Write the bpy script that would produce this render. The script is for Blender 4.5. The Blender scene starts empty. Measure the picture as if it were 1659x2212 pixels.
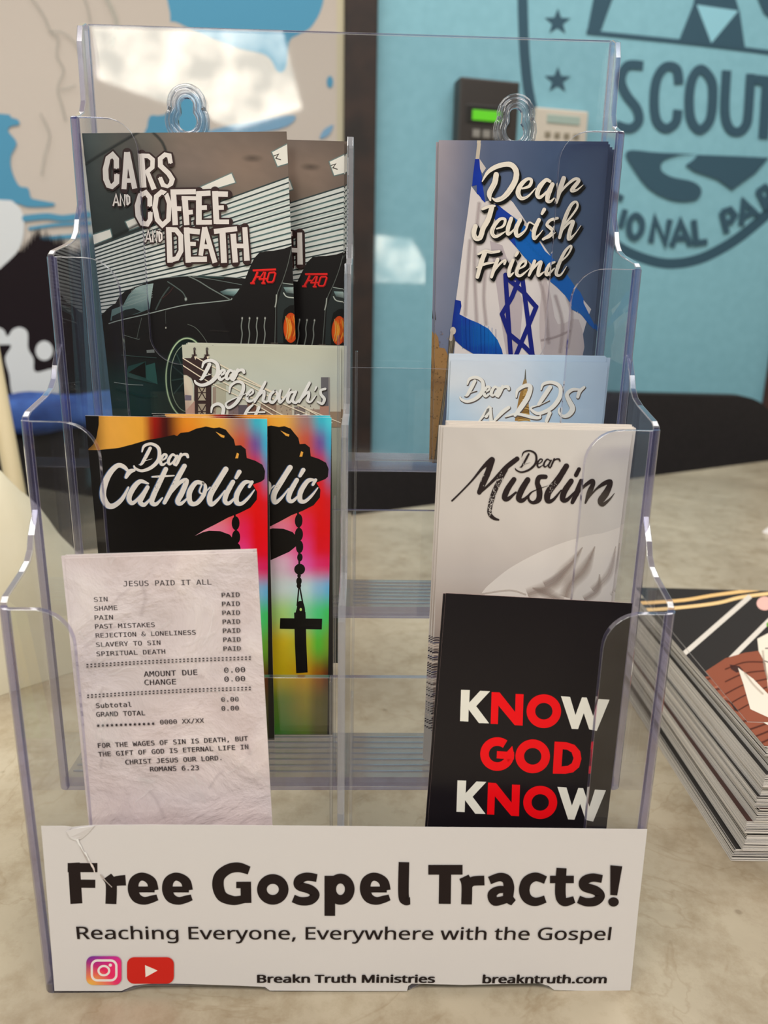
import bpy, math, random, os
from mathutils import Vector, Matrix
from mathutils.geometry import tessellate_polygon
random.seed(7)
MM = 0.001
sc = bpy.context.scene
COL = sc.collection

# ------------------------------------------------------------------ camera
CAM = Vector((6.211404785933454, -230.51180834610108, 255.5134555199992))      # millimetres, table top is z = 0
PITCH, YAW, ROLL, FPX = 0.2620836094772484, 0.03183803065397979, -0.019694466739425574, 1597.43
cp, sp, cy, sy, cr, sr = (math.cos(PITCH), math.sin(PITCH), math.cos(YAW), math.sin(YAW), math.cos(ROLL), math.sin(ROLL))
FWD = Vector((sy*cp, cy*cp, -sp)); RT0 = Vector((cy, -sy, 0)); DN0 = FWD.cross(RT0)
RT = cr*RT0 + sr*DN0; DN = -sr*RT0 + cr*DN0
cd = bpy.data.cameras.new('camera'); cam = bpy.data.objects.new('camera', cd); COL.objects.link(cam)
cd.sensor_fit = 'VERTICAL'; cd.sensor_height = 36.0; cd.sensor_width = 27.0
cd.lens = FPX*36.0/2212.0
cd.clip_start = 0.01
mw = Matrix.Identity(4)
for i in range(3):
    mw[i][0] = RT[i]; mw[i][1] = -DN[i]; mw[i][2] = -FWD[i]; mw[i][3] = CAM[i]*MM
cam.matrix_world = mw
cd.dof.use_dof = True; cd.dof.focus_distance = 0.315; cd.dof.aperture_fstop = 10.5
sc.camera = cam

def ray(px, py):
    return RT*((px-829.5)/FPX) + DN*((py-1106)/FPX) + FWD

# ------------------------------------------------------------------ world, exposure
w = bpy.data.worlds.new('world'); sc.world = w; w.use_nodes = True
w.node_tree.nodes['Background'].inputs[0].default_value = (0.9, 0.95, 1.0, 1)
w.node_tree.nodes['Background'].inputs[1].default_value = 0.25
sc.view_settings.view_transform = 'Standard'; sc.view_settings.look = 'None'
sc.view_settings.gamma = 1.0; sc.view_settings.use_curve_mapping = False
sc.view_settings.exposure = 0.0
sc.cycles.use_denoising = True
sc.cycles.transparent_max_bounces = 64
sc.cycles.max_bounces = 9
sc.cycles.adaptive_threshold = 0.015
sc.cycles.sample_clamp_indirect = 4.0
CEIL, FLOOR = 1950.0, -740.0

def area(name, loc, rot, sx, sy_, power, col):
    l = bpy.data.lights.new(name, 'AREA'); l.shape = 'RECTANGLE'; l.size = sx*MM; l.size_y = sy_*MM; l.energy = power; l.color = col
    o = bpy.data.objects.new(name, l); COL.objects.link(o); o.location = Vector(loc)*MM; o.rotation_euler = rot
    return o
WARM = (1.0, 0.955, 0.915)
for k, (lx, ly, pw) in enumerate([(-900, -1100, 29), (900, -1100, 29), (-900, 700, 17), (900, 700, 17)]):
    area('ceiling_lamp', (lx, ly, CEIL-45), (0, 0, 0), 1200, 600, pw, WARM)

# ------------------------------------------------------------------ helpers
def lin(c):
    return tuple(((v/255.0)/12.92 if v/255.0 <= 0.04045 else ((v/255.0+0.055)/1.055)**2.4) for v in c[:3])
GAIN = 1.2
def ink(c):
    return tuple(min(0.9, max(0.0015, v*1.02-0.006)*GAIN) for v in lin(c))

def tag(o, label=None, cat=None, group=None, kind=None):
    if label: o['label'] = label
    if cat: o['category'] = cat
    if group: o['group'] = group
    if kind: o['kind'] = kind
    return o

def mesh_obj(name, verts, faces, mats=None, parent=None, fmat=None, smooth=False, scale=MM):
    me = bpy.data.meshes.new(name)
    me.from_pydata([Vector(v)*scale for v in verts], [], faces)
    if mats:
        for m in (mats if isinstance(mats, (list, tuple)) else [mats]): me.materials.append(m)
    if fmat:
        for p, k in zip(me.polygons, fmat): p.material_index = k
    if smooth:
        for p in me.polygons: p.use_smooth = True
    me.update()
    o = bpy.data.objects.new(name, me); COL.objects.link(o)
    if parent is not None: o.parent = parent
    return o

def empty(name, loc=(0, 0, 0)):
    o = bpy.data.objects.new(name, None); COL.objects.link(o); o.location = Vector(loc)*MM; o.empty_display_size = 0.02
    return o

class MB:
    def __init__(s): s.v = []; s.f = []; s.m = []
    def box(s, x0, x1, y0, y1, z0, z1, m=0):
        b = len(s.v)
        s.v += [(x0,y0,z0),(x1,y0,z0),(x1,y1,z0),(x0,y1,z0),(x0,y0,z1),(x1,y0,z1),(x1,y1,z1),(x0,y1,z1)]
        for q in [(0,3,2,1),(4,5,6,7),(0,1,5,4),(1,2,6,5),(2,3,7,6),(3,0,4,7)]:
            s.f.append([b+i for i in q]); s.m.append(m)
        return s
    def prism(s, loops, to3, t0, t1, mface=0, medge=1):
        """loops: first the outline, then holes, in 2-D; to3(a, b, t) gives the 3-D point"""
        tri = tessellate_polygon([[Vector((a, b, 0)) for a, b in lp] for lp in loops])
        flat = [p for lp in loops for p in lp]
        b0 = len(s.v); s.v += [to3(a, b, t0) for a, b in flat]
        b1 = len(s.v); s.v += [to3(a, b, t1) for a, b in flat]
        for t in tri:
            s.f.append([b0+i for i in t]); s.m.append(mface)
            s.f.append([b1+i for i in reversed(t)]); s.m.append(mface)
        k = 0
        for lp in loops:
            n = len(lp)
            for i in range(n):
                j = (i+1) % n
                s.f.append([b0+k+i, b0+k+j, b1+k+j, b1+k+i]); s.m.append(medge)
            k += n
        return s
    def tube(s, pts, r, n=8, closed=False, m=0):
        P = [Vector(p) for p in pts]; N = len(P); base = len(s.v)
        for i in range(N):
            d = (P[(i+1) % N]-P[i-1]) if closed else (P[min(i+1, N-1)]-P[max(i-1, 0)])
            d.normalize(); a = Vector((0, 1, 0)) if abs(d.y) < .9 else Vector((1, 0, 0))
            e1 = d.cross(a).normalized(); e2 = d.cross(e1)
            rr = r[i] if isinstance(r, (list, tuple)) else r
            for k in range(n):
                t = 2*math.pi*k/n; s.v.append(tuple(P[i]+rr*(math.cos(t)*e1+math.sin(t)*e2)))
        for i in range(N if closed else N-1):
            for k in range(n):
                a = base+i*n; b = base+((i+1) % N)*n
                s.f.append([a+k, a+(k+1) % n, b+(k+1) % n, b+k]); s.m.append(m)
        if not closed:
            s.f.append([base+k for k in range(n)]); s.f.append([base+(N-1)*n+k for k in reversed(range(n))]); s.m += [m, m]
        return s
    def build(s, name, mats, parent=None, bevel=0, smooth=False, bmat=-1, fix=True):
        o = mesh_obj(name, s.v, s.f, mats, parent, s.m, smooth)
        if fix:
            import bmesh
            bm = bmesh.new(); bm.from_mesh(o.data); bmesh.ops.recalc_face_normals(bm, faces=bm.faces); bm.to_mesh(o.data); bm.free()
        if bevel:
            b = o.modifiers.new('bevel', 'BEVEL'); b.width = bevel*MM; b.segments = 2; b.limit_method = 'ANGLE'; b.angle_limit = math.radians(50); b.material = bmat
        return o

def spline(pts, sub=6, closed=False):
    """Catmull-Rom through points of any dimension"""
    n = len(pts); out = []
    if n < 3 and not closed: return [tuple(p) for p in pts]
    for i in range(n if closed else n-1):
        p0 = pts[i-1] if (closed or i > 0) else pts[0]
        p1 = pts[i]; p2 = pts[(i+1) % n]
        p3 = pts[(i+2) % n] if (closed or i+2 < n) else pts[-1]
        for k in range(sub):
            t = k/sub; t2 = t*t; t3 = t2*t
            out.append(tuple(0.5*((2*b)+(-a+c)*t+(2*a-5*b+4*c-d)*t2+(-a+3*b-3*c+d)*t3) for a, b, c, d in zip(p0, p1, p2, p3)))
    if not closed: out.append(tuple(pts[-1]))
    return out

# ------------------------------------------------------------------ materials
def mat(name):
    m = bpy.data.materials.new(name); m.use_nodes = True
    nt = m.node_tree; b = nt.nodes['Principled BSDF']
    return m, nt, b
def N(nt, t, **kw):
    n = nt.nodes.new(t)
    for k, v in kw.items(): setattr(n, k, v)
    return n
def simple(name, c, rough=0.5, spec=0.5, raw=False):
    m, nt, b = mat(name); b.inputs['Base Color'].default_value = (*(c if raw else lin(c)), 1)
    b.inputs['Roughness'].default_value = rough; b.inputs['Specular IOR Level'].default_value = spec
    return m
def noisy(name, c1, c2, scale=8, rough=0.6, detail=6, bump=0.0, bscale=None, lo=0.35, hi=0.65, stretch=None):
    m, nt, b = mat(name)
    tc = N(nt, 'ShaderNodeTexCoord'); mp = N(nt, 'ShaderNodeMapping'); nt.links.new(tc.outputs['Object'], mp.inputs[0])
    if stretch: mp.inputs['Scale'].default_value = stretch
    no = N(nt, 'ShaderNodeTexNoise'); no.inputs['Scale'].default_value = scale; no.inputs['Detail'].default_value = detail
    nt.links.new(mp.outputs[0], no.inputs[0])
    r = N(nt, 'ShaderNodeValToRGB'); r.color_ramp.elements[0].position = lo; r.color_ramp.elements[1].position = hi
    r.color_ramp.elements[0].color = (*lin(c1), 1); r.color_ramp.elements[1].color = (*lin(c2), 1)
    nt.links.new(no.outputs[0], r.inputs[0]); nt.links.new(r.outputs[0], b.inputs['Base Color'])
    b.inputs['Roughness'].default_value = rough
    if bump:
        n2 = N(nt, 'ShaderNodeTexNoise'); n2.inputs['Scale'].default_value = bscale or scale*4; n2.inputs['Detail'].default_value = 8
        nt.links.new(mp.outputs[0], n2.inputs[0])
        bp = N(nt, 'ShaderNodeBump'); bp.inputs['Strength'].default_value = bump; bp.inputs['Distance'].default_value = 0.001
        nt.links.new(n2.outputs[0], bp.inputs['Height']); nt.links.new(bp.outputs[0], b.inputs['Normal'])
    return m

def acrylic(name, tint, refl=1.0, rough=0.03, milk=0.0, milkcol=(1, 1, 1), spec_bump=0.0):
    """clear plastic sheet: see-through with Fresnel reflection on both sides of every face"""
    m = bpy.data.materials.new(name); m.use_nodes = True; nt = m.node_tree
    for n in list(nt.nodes): nt.nodes.remove(n)
    out = N(nt, 'ShaderNodeOutputMaterial'); tr = N(nt, 'ShaderNodeBsdfTransparent'); gl = N(nt, 'ShaderNodeBsdfGlossy')
    tr.inputs[0].default_value = (*tint, 1); gl.inputs['Roughness'].default_value = rough
    geo = N(nt, 'ShaderNodeNewGeometry'); mx = N(nt, 'ShaderNodeMix'); mx.data_type = 'FLOAT'
    mx.inputs[2].default_value = 1.49; mx.inputs[3].default_value = 1/1.49
    nt.links.new(geo.outputs['Backfacing'], mx.inputs[0])
    fr = N(nt, 'ShaderNodeFresnel'); nt.links.new(mx.outputs[0], fr.inputs['IOR'])
    mu = N(nt, 'ShaderNodeMath', operation='MULTIPLY'); mu.inputs[1].default_value = refl; nt.links.new(fr.outputs[0], mu.inputs[0])
    if spec_bump:
        tc = N(nt, 'ShaderNodeTexCoord'); no = N(nt, 'ShaderNodeTexNoise'); no.inputs['Scale'].default_value = 11; no.inputs['Detail'].default_value = 0
        nt.links.new(tc.outputs['Object'], no.inputs[0]); bp = N(nt, 'ShaderNodeBump'); bp.inputs['Strength'].default_value = spec_bump; bp.inputs['Distance'].default_value = 0.002
        nt.links.new(no.outputs[0], bp.inputs['Height']); nt.links.new(bp.outputs[0], gl.inputs['Normal'])
    s1 = N(nt, 'ShaderNodeMixShader'); nt.links.new(mu.outputs[0], s1.inputs[0]); nt.links.new(tr.outputs[0], s1.inputs[1]); nt.links.new(gl.outputs[0], s1.inputs[2])
    last = s1
    if milk:
        df = N(nt, 'ShaderNodeBsdfTranslucent'); df.inputs[0].default_value = (*milkcol, 1)
        d2 = N(nt, 'ShaderNodeBsdfDiffuse'); d2.inputs[0].default_value = (*milkcol, 1)
        a = N(nt, 'ShaderNodeMixShader'); a.inputs[0].default_value = 0.5; nt.links.new(df.outputs[0], a.inputs[1]); nt.links.new(d2.outputs[0], a.inputs[2])
        s2 = N(nt, 'ShaderNodeMixShader'); s2.inputs[0].default_value = milk; nt.links.new(s1.outputs[0], s2.inputs[1]); nt.links.new(a.outputs[0], s2.inputs[2])
        last = s2
    nt.links.new(last.outputs[0], out.inputs[0])
    return m
CLEAR = acrylic('clear_acrylic', (0.972, 0.978, 0.985), spec_bump=0.10)
EDGE = acrylic('violet_refraction_edge', (0.70, 0.69, 0.90), 3.0, 0.10, 0.08, (0.40, 0.37, 0.74))  # violet of the refracted surroundings is put into the edge colour
RIM = acrylic('pale_acrylic_rim', (0.80, 0.82, 0.90), 4.0, 0.12, 0.22, (0.95, 0.95, 1.0))
AC = [CLEAR, EDGE, RIM]

def printed(name, rough=0.38, alpha=True, bump=0.0):
    m, nt, b = mat(name)
    at = N(nt, 'ShaderNodeAttribute'); at.attribute_name = 'ink'
    nt.links.new(at.outputs['Color'], b.inputs['Base Color']); b.inputs['Roughness'].default_value = rough
    b.inputs['Specular IOR Level'].default_value = 0.3
    if alpha: nt.links.new(at.outputs['Alpha'], b.inputs['Alpha'])
    return m
INK = printed('printed_ink', 0.40)
UNC = printed('uncoated_print', 0.7)
MATTE = printed('wall_paint_print', 0.75)
PAPER = simple('white_card_stock', (228, 222, 216), 0.5)
PAPER_DIM = simple('cream_card_back', (206, 196, 178), 0.6)

# ------------------------------------------------------------------ planes and flat print
class Frame:
    def __init__(s, O, U, V):
        s.O = Vector(O); s.U = Vector(U).normalized(); V = Vector(V); s.V = (V-s.U*V.dot(s.U)).normalized(); s.N = s.V.cross(s.U)
    def uv(s, px, py):
        d = ray(px, py); t = (s.O-CAM).dot(s.N)/d.dot(s.N); p = CAM+d*t-s.O
        return (p.dot(s.U), p.dot(s.V))
    def matrix(s, du=0, dv=0, dn=0, rot=0):
        m = Matrix.Identity(4); o = s.O+s.U*du+s.V*dv+s.N*dn
        for i in range(3): m[i][0] = s.U[i]; m[i][1] = -s.V[i]; m[i][2] = s.N[i]; m[i][3] = o[i]*MM
        return m @ Matrix.Rotation(rot, 4, 'Z') if rot else m

class Art:
    """flat print on a Frame, drawn in layers a few microns apart; crop(x0, y0, s) sets the unit points are given in"""
    def __init__(s, frame, h0=0.03, step=0.006):
        s.F = frame; s.h = h0; s.step = step; s.v = []; s.f = []; s.c = []; s.o = (0, 0, 1.0); s.micro = 0.0016
    def crop(s, x0, y0, k): s.o = (x0, y0, k); return s
    def pt(s, p): return s.F.uv(s.o[0]+p[0]/s.o[2], s.o[1]+p[1]/s.o[2])
    def up(s): s.h += s.step
    def _add(s, uvs, faces, cols):
        b = len(s.v); s.v += [(u, -v, s.h) for u, v in uvs]
        for f in faces: s.f.append([b+i for i in f])
        s.c += cols; s.h += s.micro
    def poly(s, pts, col, a=1.0, sm=0, raw=False):
        if sm: pts = spline(pts, sm, True)
        uv = pts if raw else [s.pt(p) for p in pts]
        tri = tessellate_polygon([[Vector((x, y, 0)) for x, y in uv]])
        c = (*ink(col), a) if not isinstance(col, list) else None
        s._add(uv, [list(t) for t in tri], [c]*len(uv) if c else [(*ink(q), a) for q in col]); s.up()
    def grid(s, corners, rows, nu=None, nv=None, xs=None, ys=None, a=1.0, amp=0):
        """rows of colours blended over the quad corners TL, TR, BR, BL (xs, ys: positions 0..1 of columns and rows)"""
        R_, C_ = len(rows), len(rows[0]); xs = xs or [i/(C_-1) for i in range(C_)]; ys = ys or [i/(R_-1) for i in range(R_)]
        nu = nu or (C_-1)*6; nv = nv or (R_-1)*6
        TL, TR, BR, BL = [Vector(s.pt(p)) for p in corners]
        def find(t, arr):
            for i in range(len(arr)-1):
                if t <= arr[i+1]+1e-9:
                    k = (t-arr[i])/(arr[i+1]-arr[i]); return i, k*k*(3-2*k)
            return len(arr)-2, 1.0
        uv = []; cols = []
        L = [[ink(c) for c in r] for r in rows]
        for j in range(nv+1):
            y = j/nv; jy, ky = find(y, ys)
            for i in range(nu+1):
                x = i/nu; ix, kx = find(x, xs)
                p = (TL*(1-x)+TR*x)*(1-y)+(BL*(1-x)+BR*x)*y; uv.append((p.x, p.y))
                g = 1+random.uniform(-amp, amp)
                cols.append((*[g*((L[jy][ix][k]*(1-kx)+L[jy][ix+1][k]*kx)*(1-ky)+(L[jy+1][ix][k]*(1-kx)+L[jy+1][ix+1][k]*kx)*ky) for k in range(3)], a))
        W_ = nu+1
        s._add(uv, [[j*W_+i, (j+1)*W_+i, (j+1)*W_+i+1, j*W_+i+1] for j in range(nv) for i in range(nu)], cols); s.up()
    def stroke(s, pts, width, col, sub=6, cap='round', closed=False, soft=False, a=1.0, off=(0, 0), grow=0, scale=1.0, jit=0, lift=True, straight=False):
        """brush stroke; points (x, y) or (x, y, width)"""
        P = [(p[0]+off[0], p[1]+off[1], (p[2] if len(p) > 2 else width)*scale+grow) for p in pts]
        if not straight and len(P) > 2: P = spline(P, sub, closed)
        n = len(P); c = ink(col)
        k = 1/s.o[2]
        Q = [(s.o[0]+x*k, s.o[1]+y*k, max(0.02, ww*k*0.5)) for x, y, ww in P]
        L, R_, M_ = [], [], []
        for i in range(n):
            if closed: d0 = (Q[i][0]-Q[i-1][0], Q[i][1]-Q[i-1][1]); j = (i+1) % n; d1 = (Q[j][0]-Q[i][0], Q[j][1]-Q[i][1])
            else:
                d0 = (Q[i][0]-Q[i-1][0], Q[i][1]-Q[i-1][1]) if i else None
                d1 = (Q[i+1][0]-Q[i][0], Q[i+1][1]-Q[i][1]) if i < n-1 else None
                d0 = d0 or d1; d1 = d1 or d0
            def nrm(d):
                l = math.hypot(*d) or 1; return (d[0]/l, d[1]/l)
            a0, a1 = nrm(d0), nrm(d1); t = nrm((a0[0]+a1[0], a0[1]+a1[1])); cs = max(0.5, t[0]*a1[0]+t[1]*a1[1])
            r = Q[i][2]/cs*(1+random.uniform(-jit, jit)); x, y = Q[i][0], Q[i][1]
            L.append((x-t[1]*r, y+t[0]*r)); R_.append((x+t[1]*r, y-t[0]*r)); M_.append((x, y))
        uv = []; cols = []; F = []
        e = 0.0 if soft else a
        for i in range(n):
            for p, al in ((L[i], e), (M_[i], a), (R_[i], e)): uv.append(s.F.uv(*p)); cols.append((*c, al))
        for i in range(n if closed else n-1):
            j = (i+1) % n
            F += [[3*i, 3*j, 3*j+1, 3*i+1], [3*i+1, 3*j+1, 3*j+2, 3*i+2]]
        if cap == 'round' and not closed:
            for i, sg in ((0, -1), (n-1, 1)):
                q0, q1 = (Q[0], Q[1]) if sg < 0 else (Q[-2], Q[-1])
                ang = math.atan2(q1[1]-q0[1], q1[0]-q0[0]); x, y, r = Q[i]
                b = len(uv); uv.append(s.F.uv(x, y)); cols.append((*c, a)); m = 8
                for kk in range(m+1):
                    t = ang+(math.pi if sg < 0 else 0)-math.pi/2+math.pi*kk/m
                    uv.append(s.F.uv(x+r*math.cos(t), y+r*math.sin(t))); cols.append((*c, e))
                F += [[b, b+kk+1, b+kk+2] for kk in range(m)]
        s._add(uv, F, cols)
        if lift: s.up()
    def strokes(s, lst, width, col, **kw):
        for p in lst: s.stroke(p, width, col, lift=False, **kw)
        s.up()
    def ell(s, cx, cy_, rx, ry, col, a=1.0, n=24, soft=False, rot=0, col2=None):
        c = ink(col); c2 = ink(col2) if col2 else c
        uv = [s.pt((cx, cy_))]; cols = [(*c, a)]
        for k in range(n):
            t = 2*math.pi*k/n; x, y = rx*math.cos(t), ry*math.sin(t)
            uv.append(s.pt((cx+x*math.cos(rot)-y*math.sin(rot), cy_+x*math.sin(rot)+y*math.cos(rot)))); cols.append((*c2, 0.0 if soft else a))
        s._add(uv, [[0, k+1, (k+1) % n+1] for k in range(n)], cols); s.up()
    def text(s, body, L, R_, cap, font, col, bold=0.0, fit=True):
        """a line of type from the baseline point L to R_, capitals `cap` high (current units)"""
        cu = bpy.data.curves.new('type', 'FONT'); cu.body = body
        if font: cu.font = font
        cu.resolution_u = 3
        o = bpy.data.objects.new('type', cu); COL.objects.link(o)
        dg = bpy.context.evaluated_depsgraph_get(); me = bpy.data.meshes.new_from_object(o.evaluated_get(dg))
        A = Vector(s.pt(L)); B = Vector(s.pt(R_)); C_ = Vector(s.pt((L[0], L[1]-cap)))
        xs = [v.co.x for v in me.vertices]; x0, x1 = min(xs), max(xs)
        U = (B-A)/(x1-x0); V = Vector((U.y, -U.x)).normalized()*((C_-A).length/0.714)
        uv = [tuple(A+U*(v.co.x-x0)+V*v.co.y) for v in me.vertices]
        Un = U.normalized()
        for k in (range(5) if bold else (2,)):          # heavier type is printed over itself a hair apart
            hc = (C_-A).length*bold; o_ = Un*(hc*(k-2)/2) + V.normalized()*(hc*.35*((k % 2)*2-1) if k != 2 else 0)
            s._add([(x+o_.x, y+o_.y) for x, y in uv], [list(p.vertices) for p in me.polygons], [(*ink(col), 1.0)]*len(uv))
        s.up()
        bpy.data.objects.remove(o); bpy.data.curves.remove(cu); bpy.data.meshes.remove(me)
    def clip_half(s, u0=None, u1=None, v0=None, v1=None):
        """trim the print to the card edges"""
        import bmesh
        me = bpy.data.meshes.new('tmp'); me.from_pydata([Vector(v) for v in s.v], [], s.f)
        ca = me.color_attributes.new('ink', 'FLOAT_COLOR', 'POINT')
        for i, c in enumerate(s.c): ca.data[i].color = c
        bm = bmesh.new(); bm.from_mesh(me)
        for co, no in ((u0, (-1, 0, 0)), (u1, (1, 0, 0)), (v0, (0, 1, 0)), (v1, (0, -1, 0))):
            if co is None: continue
            pc = (co, 0, 0) if no[0] else (0, -co, 0)
            bmesh.ops.bisect_plane(bm, geom=bm.verts[:]+bm.edges[:]+bm.faces[:], plane_co=pc, plane_no=no, clear_outer=True, dist=1e-6)
        for v in bm.verts: v.co *= MM
        bm.to_mesh(me); bm.free()
        return me
    def build(s, name, material, parent=None, clip=None):
        me = s.clip_half(*clip) if clip else s.clip_half()
        me.name = name; me.materials.append(material)
        # all print faces look out of the frame
        flip = [p.normal.z < 0 for p in me.polygons]
        if any(flip):
            import bmesh
            bm = bmesh.new(); bm.from_mesh(me); bm.faces.ensure_lookup_table()
            bmesh.ops.reverse_faces(bm, faces=[bm.faces[i] for i, q in enumerate(flip) if q]); bm.to_mesh(me); bm.free()
        o = bpy.data.objects.new(name, me); COL.objects.link(o)
        if parent is not None: o.parent = parent
        return o

FD = os.path.join(bpy.utils.resource_path('LOCAL'), 'datafiles', 'fonts')
def font(n):
    try: return bpy.data.fonts.load(os.path.join(FD, n))
    except Exception: return None
MONO = font('DejaVuSansMono.woff2'); SANS = font('NotoSansHebrew-Regular.woff2')

# ================================================================== THE ROOM
WA = math.radians(12)
WALL = Frame((0, 1500, 0), (math.cos(WA), math.sin(WA), 0), (0, 0, -1))
def wall_slab(name, u0, u1, z0, z1, thick, m, off=0.0, parent=None, bevel=0):
    b = MB(); b.box(u0, u1, z0, z1, off-thick, off); o = b.build(name, m, parent, bevel)
    if parent is None: o.matrix_world = WALL.matrix()
    return o
TEAL = noisy('teal_wall_paint', (136, 193, 209), (142, 199, 215), 40, 0.6, 3, 0.05, 300)
XL, XR, YF = -2600.0, 2700.0, -2600.0
uL = (XL-0)/math.cos(WA); uR = XR/math.cos(WA)
wb = tag(wall_slab('wall_back', uL, uR, FLOOR, CEIL, 100, TEAL), kind='structure')
WPAINT = simple('cream_wall_paint', (214, 208, 200), 0.8)
def ybk(x): return 1500+x*math.tan(WA)
tag(MB().box(XL-100, XL, YF-100, ybk(XL)+60, FLOOR, CEIL).build('wall_left', WPAINT), kind='structure')
tag(MB().box(XR, XR+100, YF-100, ybk(XR)+60, FLOOR, CEIL).build('wall_right', WPAINT), kind='structure')
# the wall behind the camera has a window shaped for the glare and an added lit pane
wf = MB()
def wrect(lst, x, z): return [(x[0], z[0]), (x[1], z[0]), (x[1], z[1]), (x[0], z[1])]
W1 = [(-1030, 1075), (-480, 905), (-215, 990), (-330, 1420), (-520, 1640), (-1030, 1640)]
W2 = [(52, 372), (262, 372), (262, 450), (200, 545), (52, 560)]
wf.prism([[(XL, FLOOR), (XR, FLOOR), (XR, CEIL), (XL, CEIL)], W1[::-1], W2[::-1]], lambda a, b, t: (a, t, b), YF-100, YF, 0, 0)
tag(wf.build('wall_front', simple('umber_wall_paint', (92, 86, 80), .85)), kind='structure')
FLOORM = noisy('dark_carpet', (66, 60, 56), (88, 80, 74), 30, 0.95)
fl = MB(); fl.v = [(XL, YF, FLOOR-20), (XR, YF, FLOOR-20), (XR, 2200, FLOOR-20), (XL, 2200, FLOOR-20), (XL, YF, FLOOR), (XR, YF, FLOOR), (XR, 2200, FLOOR), (XL, 2200, FLOOR)]
fl.f = [[0, 3, 2, 1], [4, 5, 6, 7], [0, 1, 5, 4], [1, 2, 6, 5], [2, 3, 7, 6], [3, 0, 4, 7]]; fl.m = [0]*6
tag(fl.build('floor', FLOORM), kind='structure')
tag(MB().box(XL-100, XR+100, YF-100, 2200, CEIL, CEIL+60).build('ceiling', simple('ceiling_white', (222, 218, 210), 0.9)), kind='structure')

def pane_glow(name, strength, s_=3.0):
    m = bpy.data.materials.new(name); m.use_nodes = True; nt = m.node_tree
    for n in list(nt.nodes): nt.nodes.remove(n)
    out = N(nt, 'ShaderNodeOutputMaterial'); em = N(nt, 'ShaderNodeEmission'); tc = N(nt, 'ShaderNodeTexCoord')
    no = N(nt, 'ShaderNodeTexNoise'); no.inputs['Scale'].default_value = s_; no.inputs['Detail'].default_value = 2
    r = N(nt, 'ShaderNodeValToRGB'); r.color_ramp.elements[0].position = 0.38; r.color_ramp.elements[1].position = 0.62
    r.color_ramp.elements[0].color = (0.30, 0.34, 0.32, 1); r.color_ramp.elements[1].color = (1.0, 0.95, 0.82, 1)
    nt.links.new(tc.outputs['Object'], no.inputs[0]); nt.links.new(no.outputs[0], r.inputs[0]); nt.links.new(r.outputs[0], em.inputs[0])
    em.inputs[1].default_value = strength; nt.links.new(em.outputs[0], out.inputs[0])
    return m
FRAMEM = simple('window_frame_paint', (225, 222, 215), 0.4)
def win(name, P, strength, sc_):
    cx = sum(p[0] for p in P)/len(P); cz = sum(p[1] for p in P)/len(P); z0 = min(p[1] for p in P)
    t = empty(name, (cx, YF-40, z0)); tag(t, kind='structure')
    inner = [(cx+(x-cx)*.965, cz+(z-cz)*.965) for x, z in P]
    b = MB(); b.prism([[(x-cx, z-z0) for x, z in P], [(x-cx, z-z0) for x, z in inner][::-1]], lambda a, b_, t_: (a, t_, b_), -20, 30, 0, 0)
    b.build('window_frame', FRAMEM, t)
    b = MB(); b.prism([[(x-cx, z-z0) for x, z in inner]], lambda a, b_, t_: (a, t_, b_), -8, -2, 0, 0)
    b.build('pane', pane_glow(name+'_daylight', strength, sc_), t)
win('window_1', W1, 14, 6.5)  # unseen; outline and glow shaped for the large glare in the back panel
win('added_glare_pane', W2, 11.0, 9.0)  # added lit pane, unseen, makes the small pale reflection in the back panel

# ceiling fixtures (behind and above the camera)
for k, (lx, ly) in enumerate([(-900, -1100), (900, -1100), (-900, 700), (900, 700)]):
    t = empty('ceiling_light', (lx, ly, CEIL))
    MB().box(-620, 620, -320, 320, -38, 0).build('housing', FRAMEM, t)
    tag(t, 'rectangular ceiling light panel, out of view, ' + ['front row near the left wall', 'front row near the right wall', 'back row above the mural', 'back row above the badge wall'][k], 'ceiling light', 'ceiling light panels')

# dark wooden post between mural and teal wall
WOODD = noisy('dark_stained_wood', (30, 19, 15), (56, 37, 28), 14, 0.6, 6, 0.15, 60, stretch=(1, 1, 0.15))
pL = WALL.uv(741, 300)[0]; pR = WALL.uv(808, 300)[0]
tag(wall_slab('trim_1', pL, pR, FLOOR, CEIL, 22, WOODD, 22, bevel=3), kind='structure')
q0 = WALL.uv(1648, 850)[0]
tag(wall_slab('trim_2', q0, q0+110, FLOOR, CEIL, 22, simple('red_brown_trim', (84, 48, 38), 0.5), 22, bevel=3), kind='structure')

# mural board on the left
mur = wall_slab('wall_mural', -1500, pL-1, -250, 1500, 12, [simple('mural_edge_cream', (205, 196, 168), 0.7)], 13)
tag(mur, 'large painted mural of white clouds, blue sky and black trees left of the dark post', 'mural')
a = Art(Frame(WALL.O+WALL.N*13, WALL.U, WALL.V), 13.5, 0.25)
BE = (200, 190, 178); BL = (82, 146, 178); WH = (214, 218, 220); DK = (30, 22, 26)
a.grid([(-250, -300), (727, -300), (727, 900), (-250, 900)], [[(178, 168, 158)]*3, [(196, 186, 176)]*3, [(200, 194, 186)]*3], 4, 6)
a.crop(0, 0, 2)
a.poly([(745,-300),(735,60),(770,100),(1000,200),(1150,240),(1200,310),(1235,290),(1250,180),(1290,150),(1350,110),(1400,-10),(1420,-300)], BL, sm=5)
a.poly([(640,520),(680,500),(730,520),(760,700),(640,700)], BL, sm=4)
a.poly([(640,600),(650,530),(700,500),(750,470),(775,420),(830,405),(870,440),(890,600)], BL, sm=4); a.ell(1425, 355, 14, 26, BL); a.poly([(920,560),(1230,500),(1275,515),(1200,560),(920,600)], (120, 160, 190), sm=3)
a.poly([(1380,600),(1400,560),(1440,540),(1420,585)], (120, 160, 190), sm=3)
a.crop(0, 0, 2.459)
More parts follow.
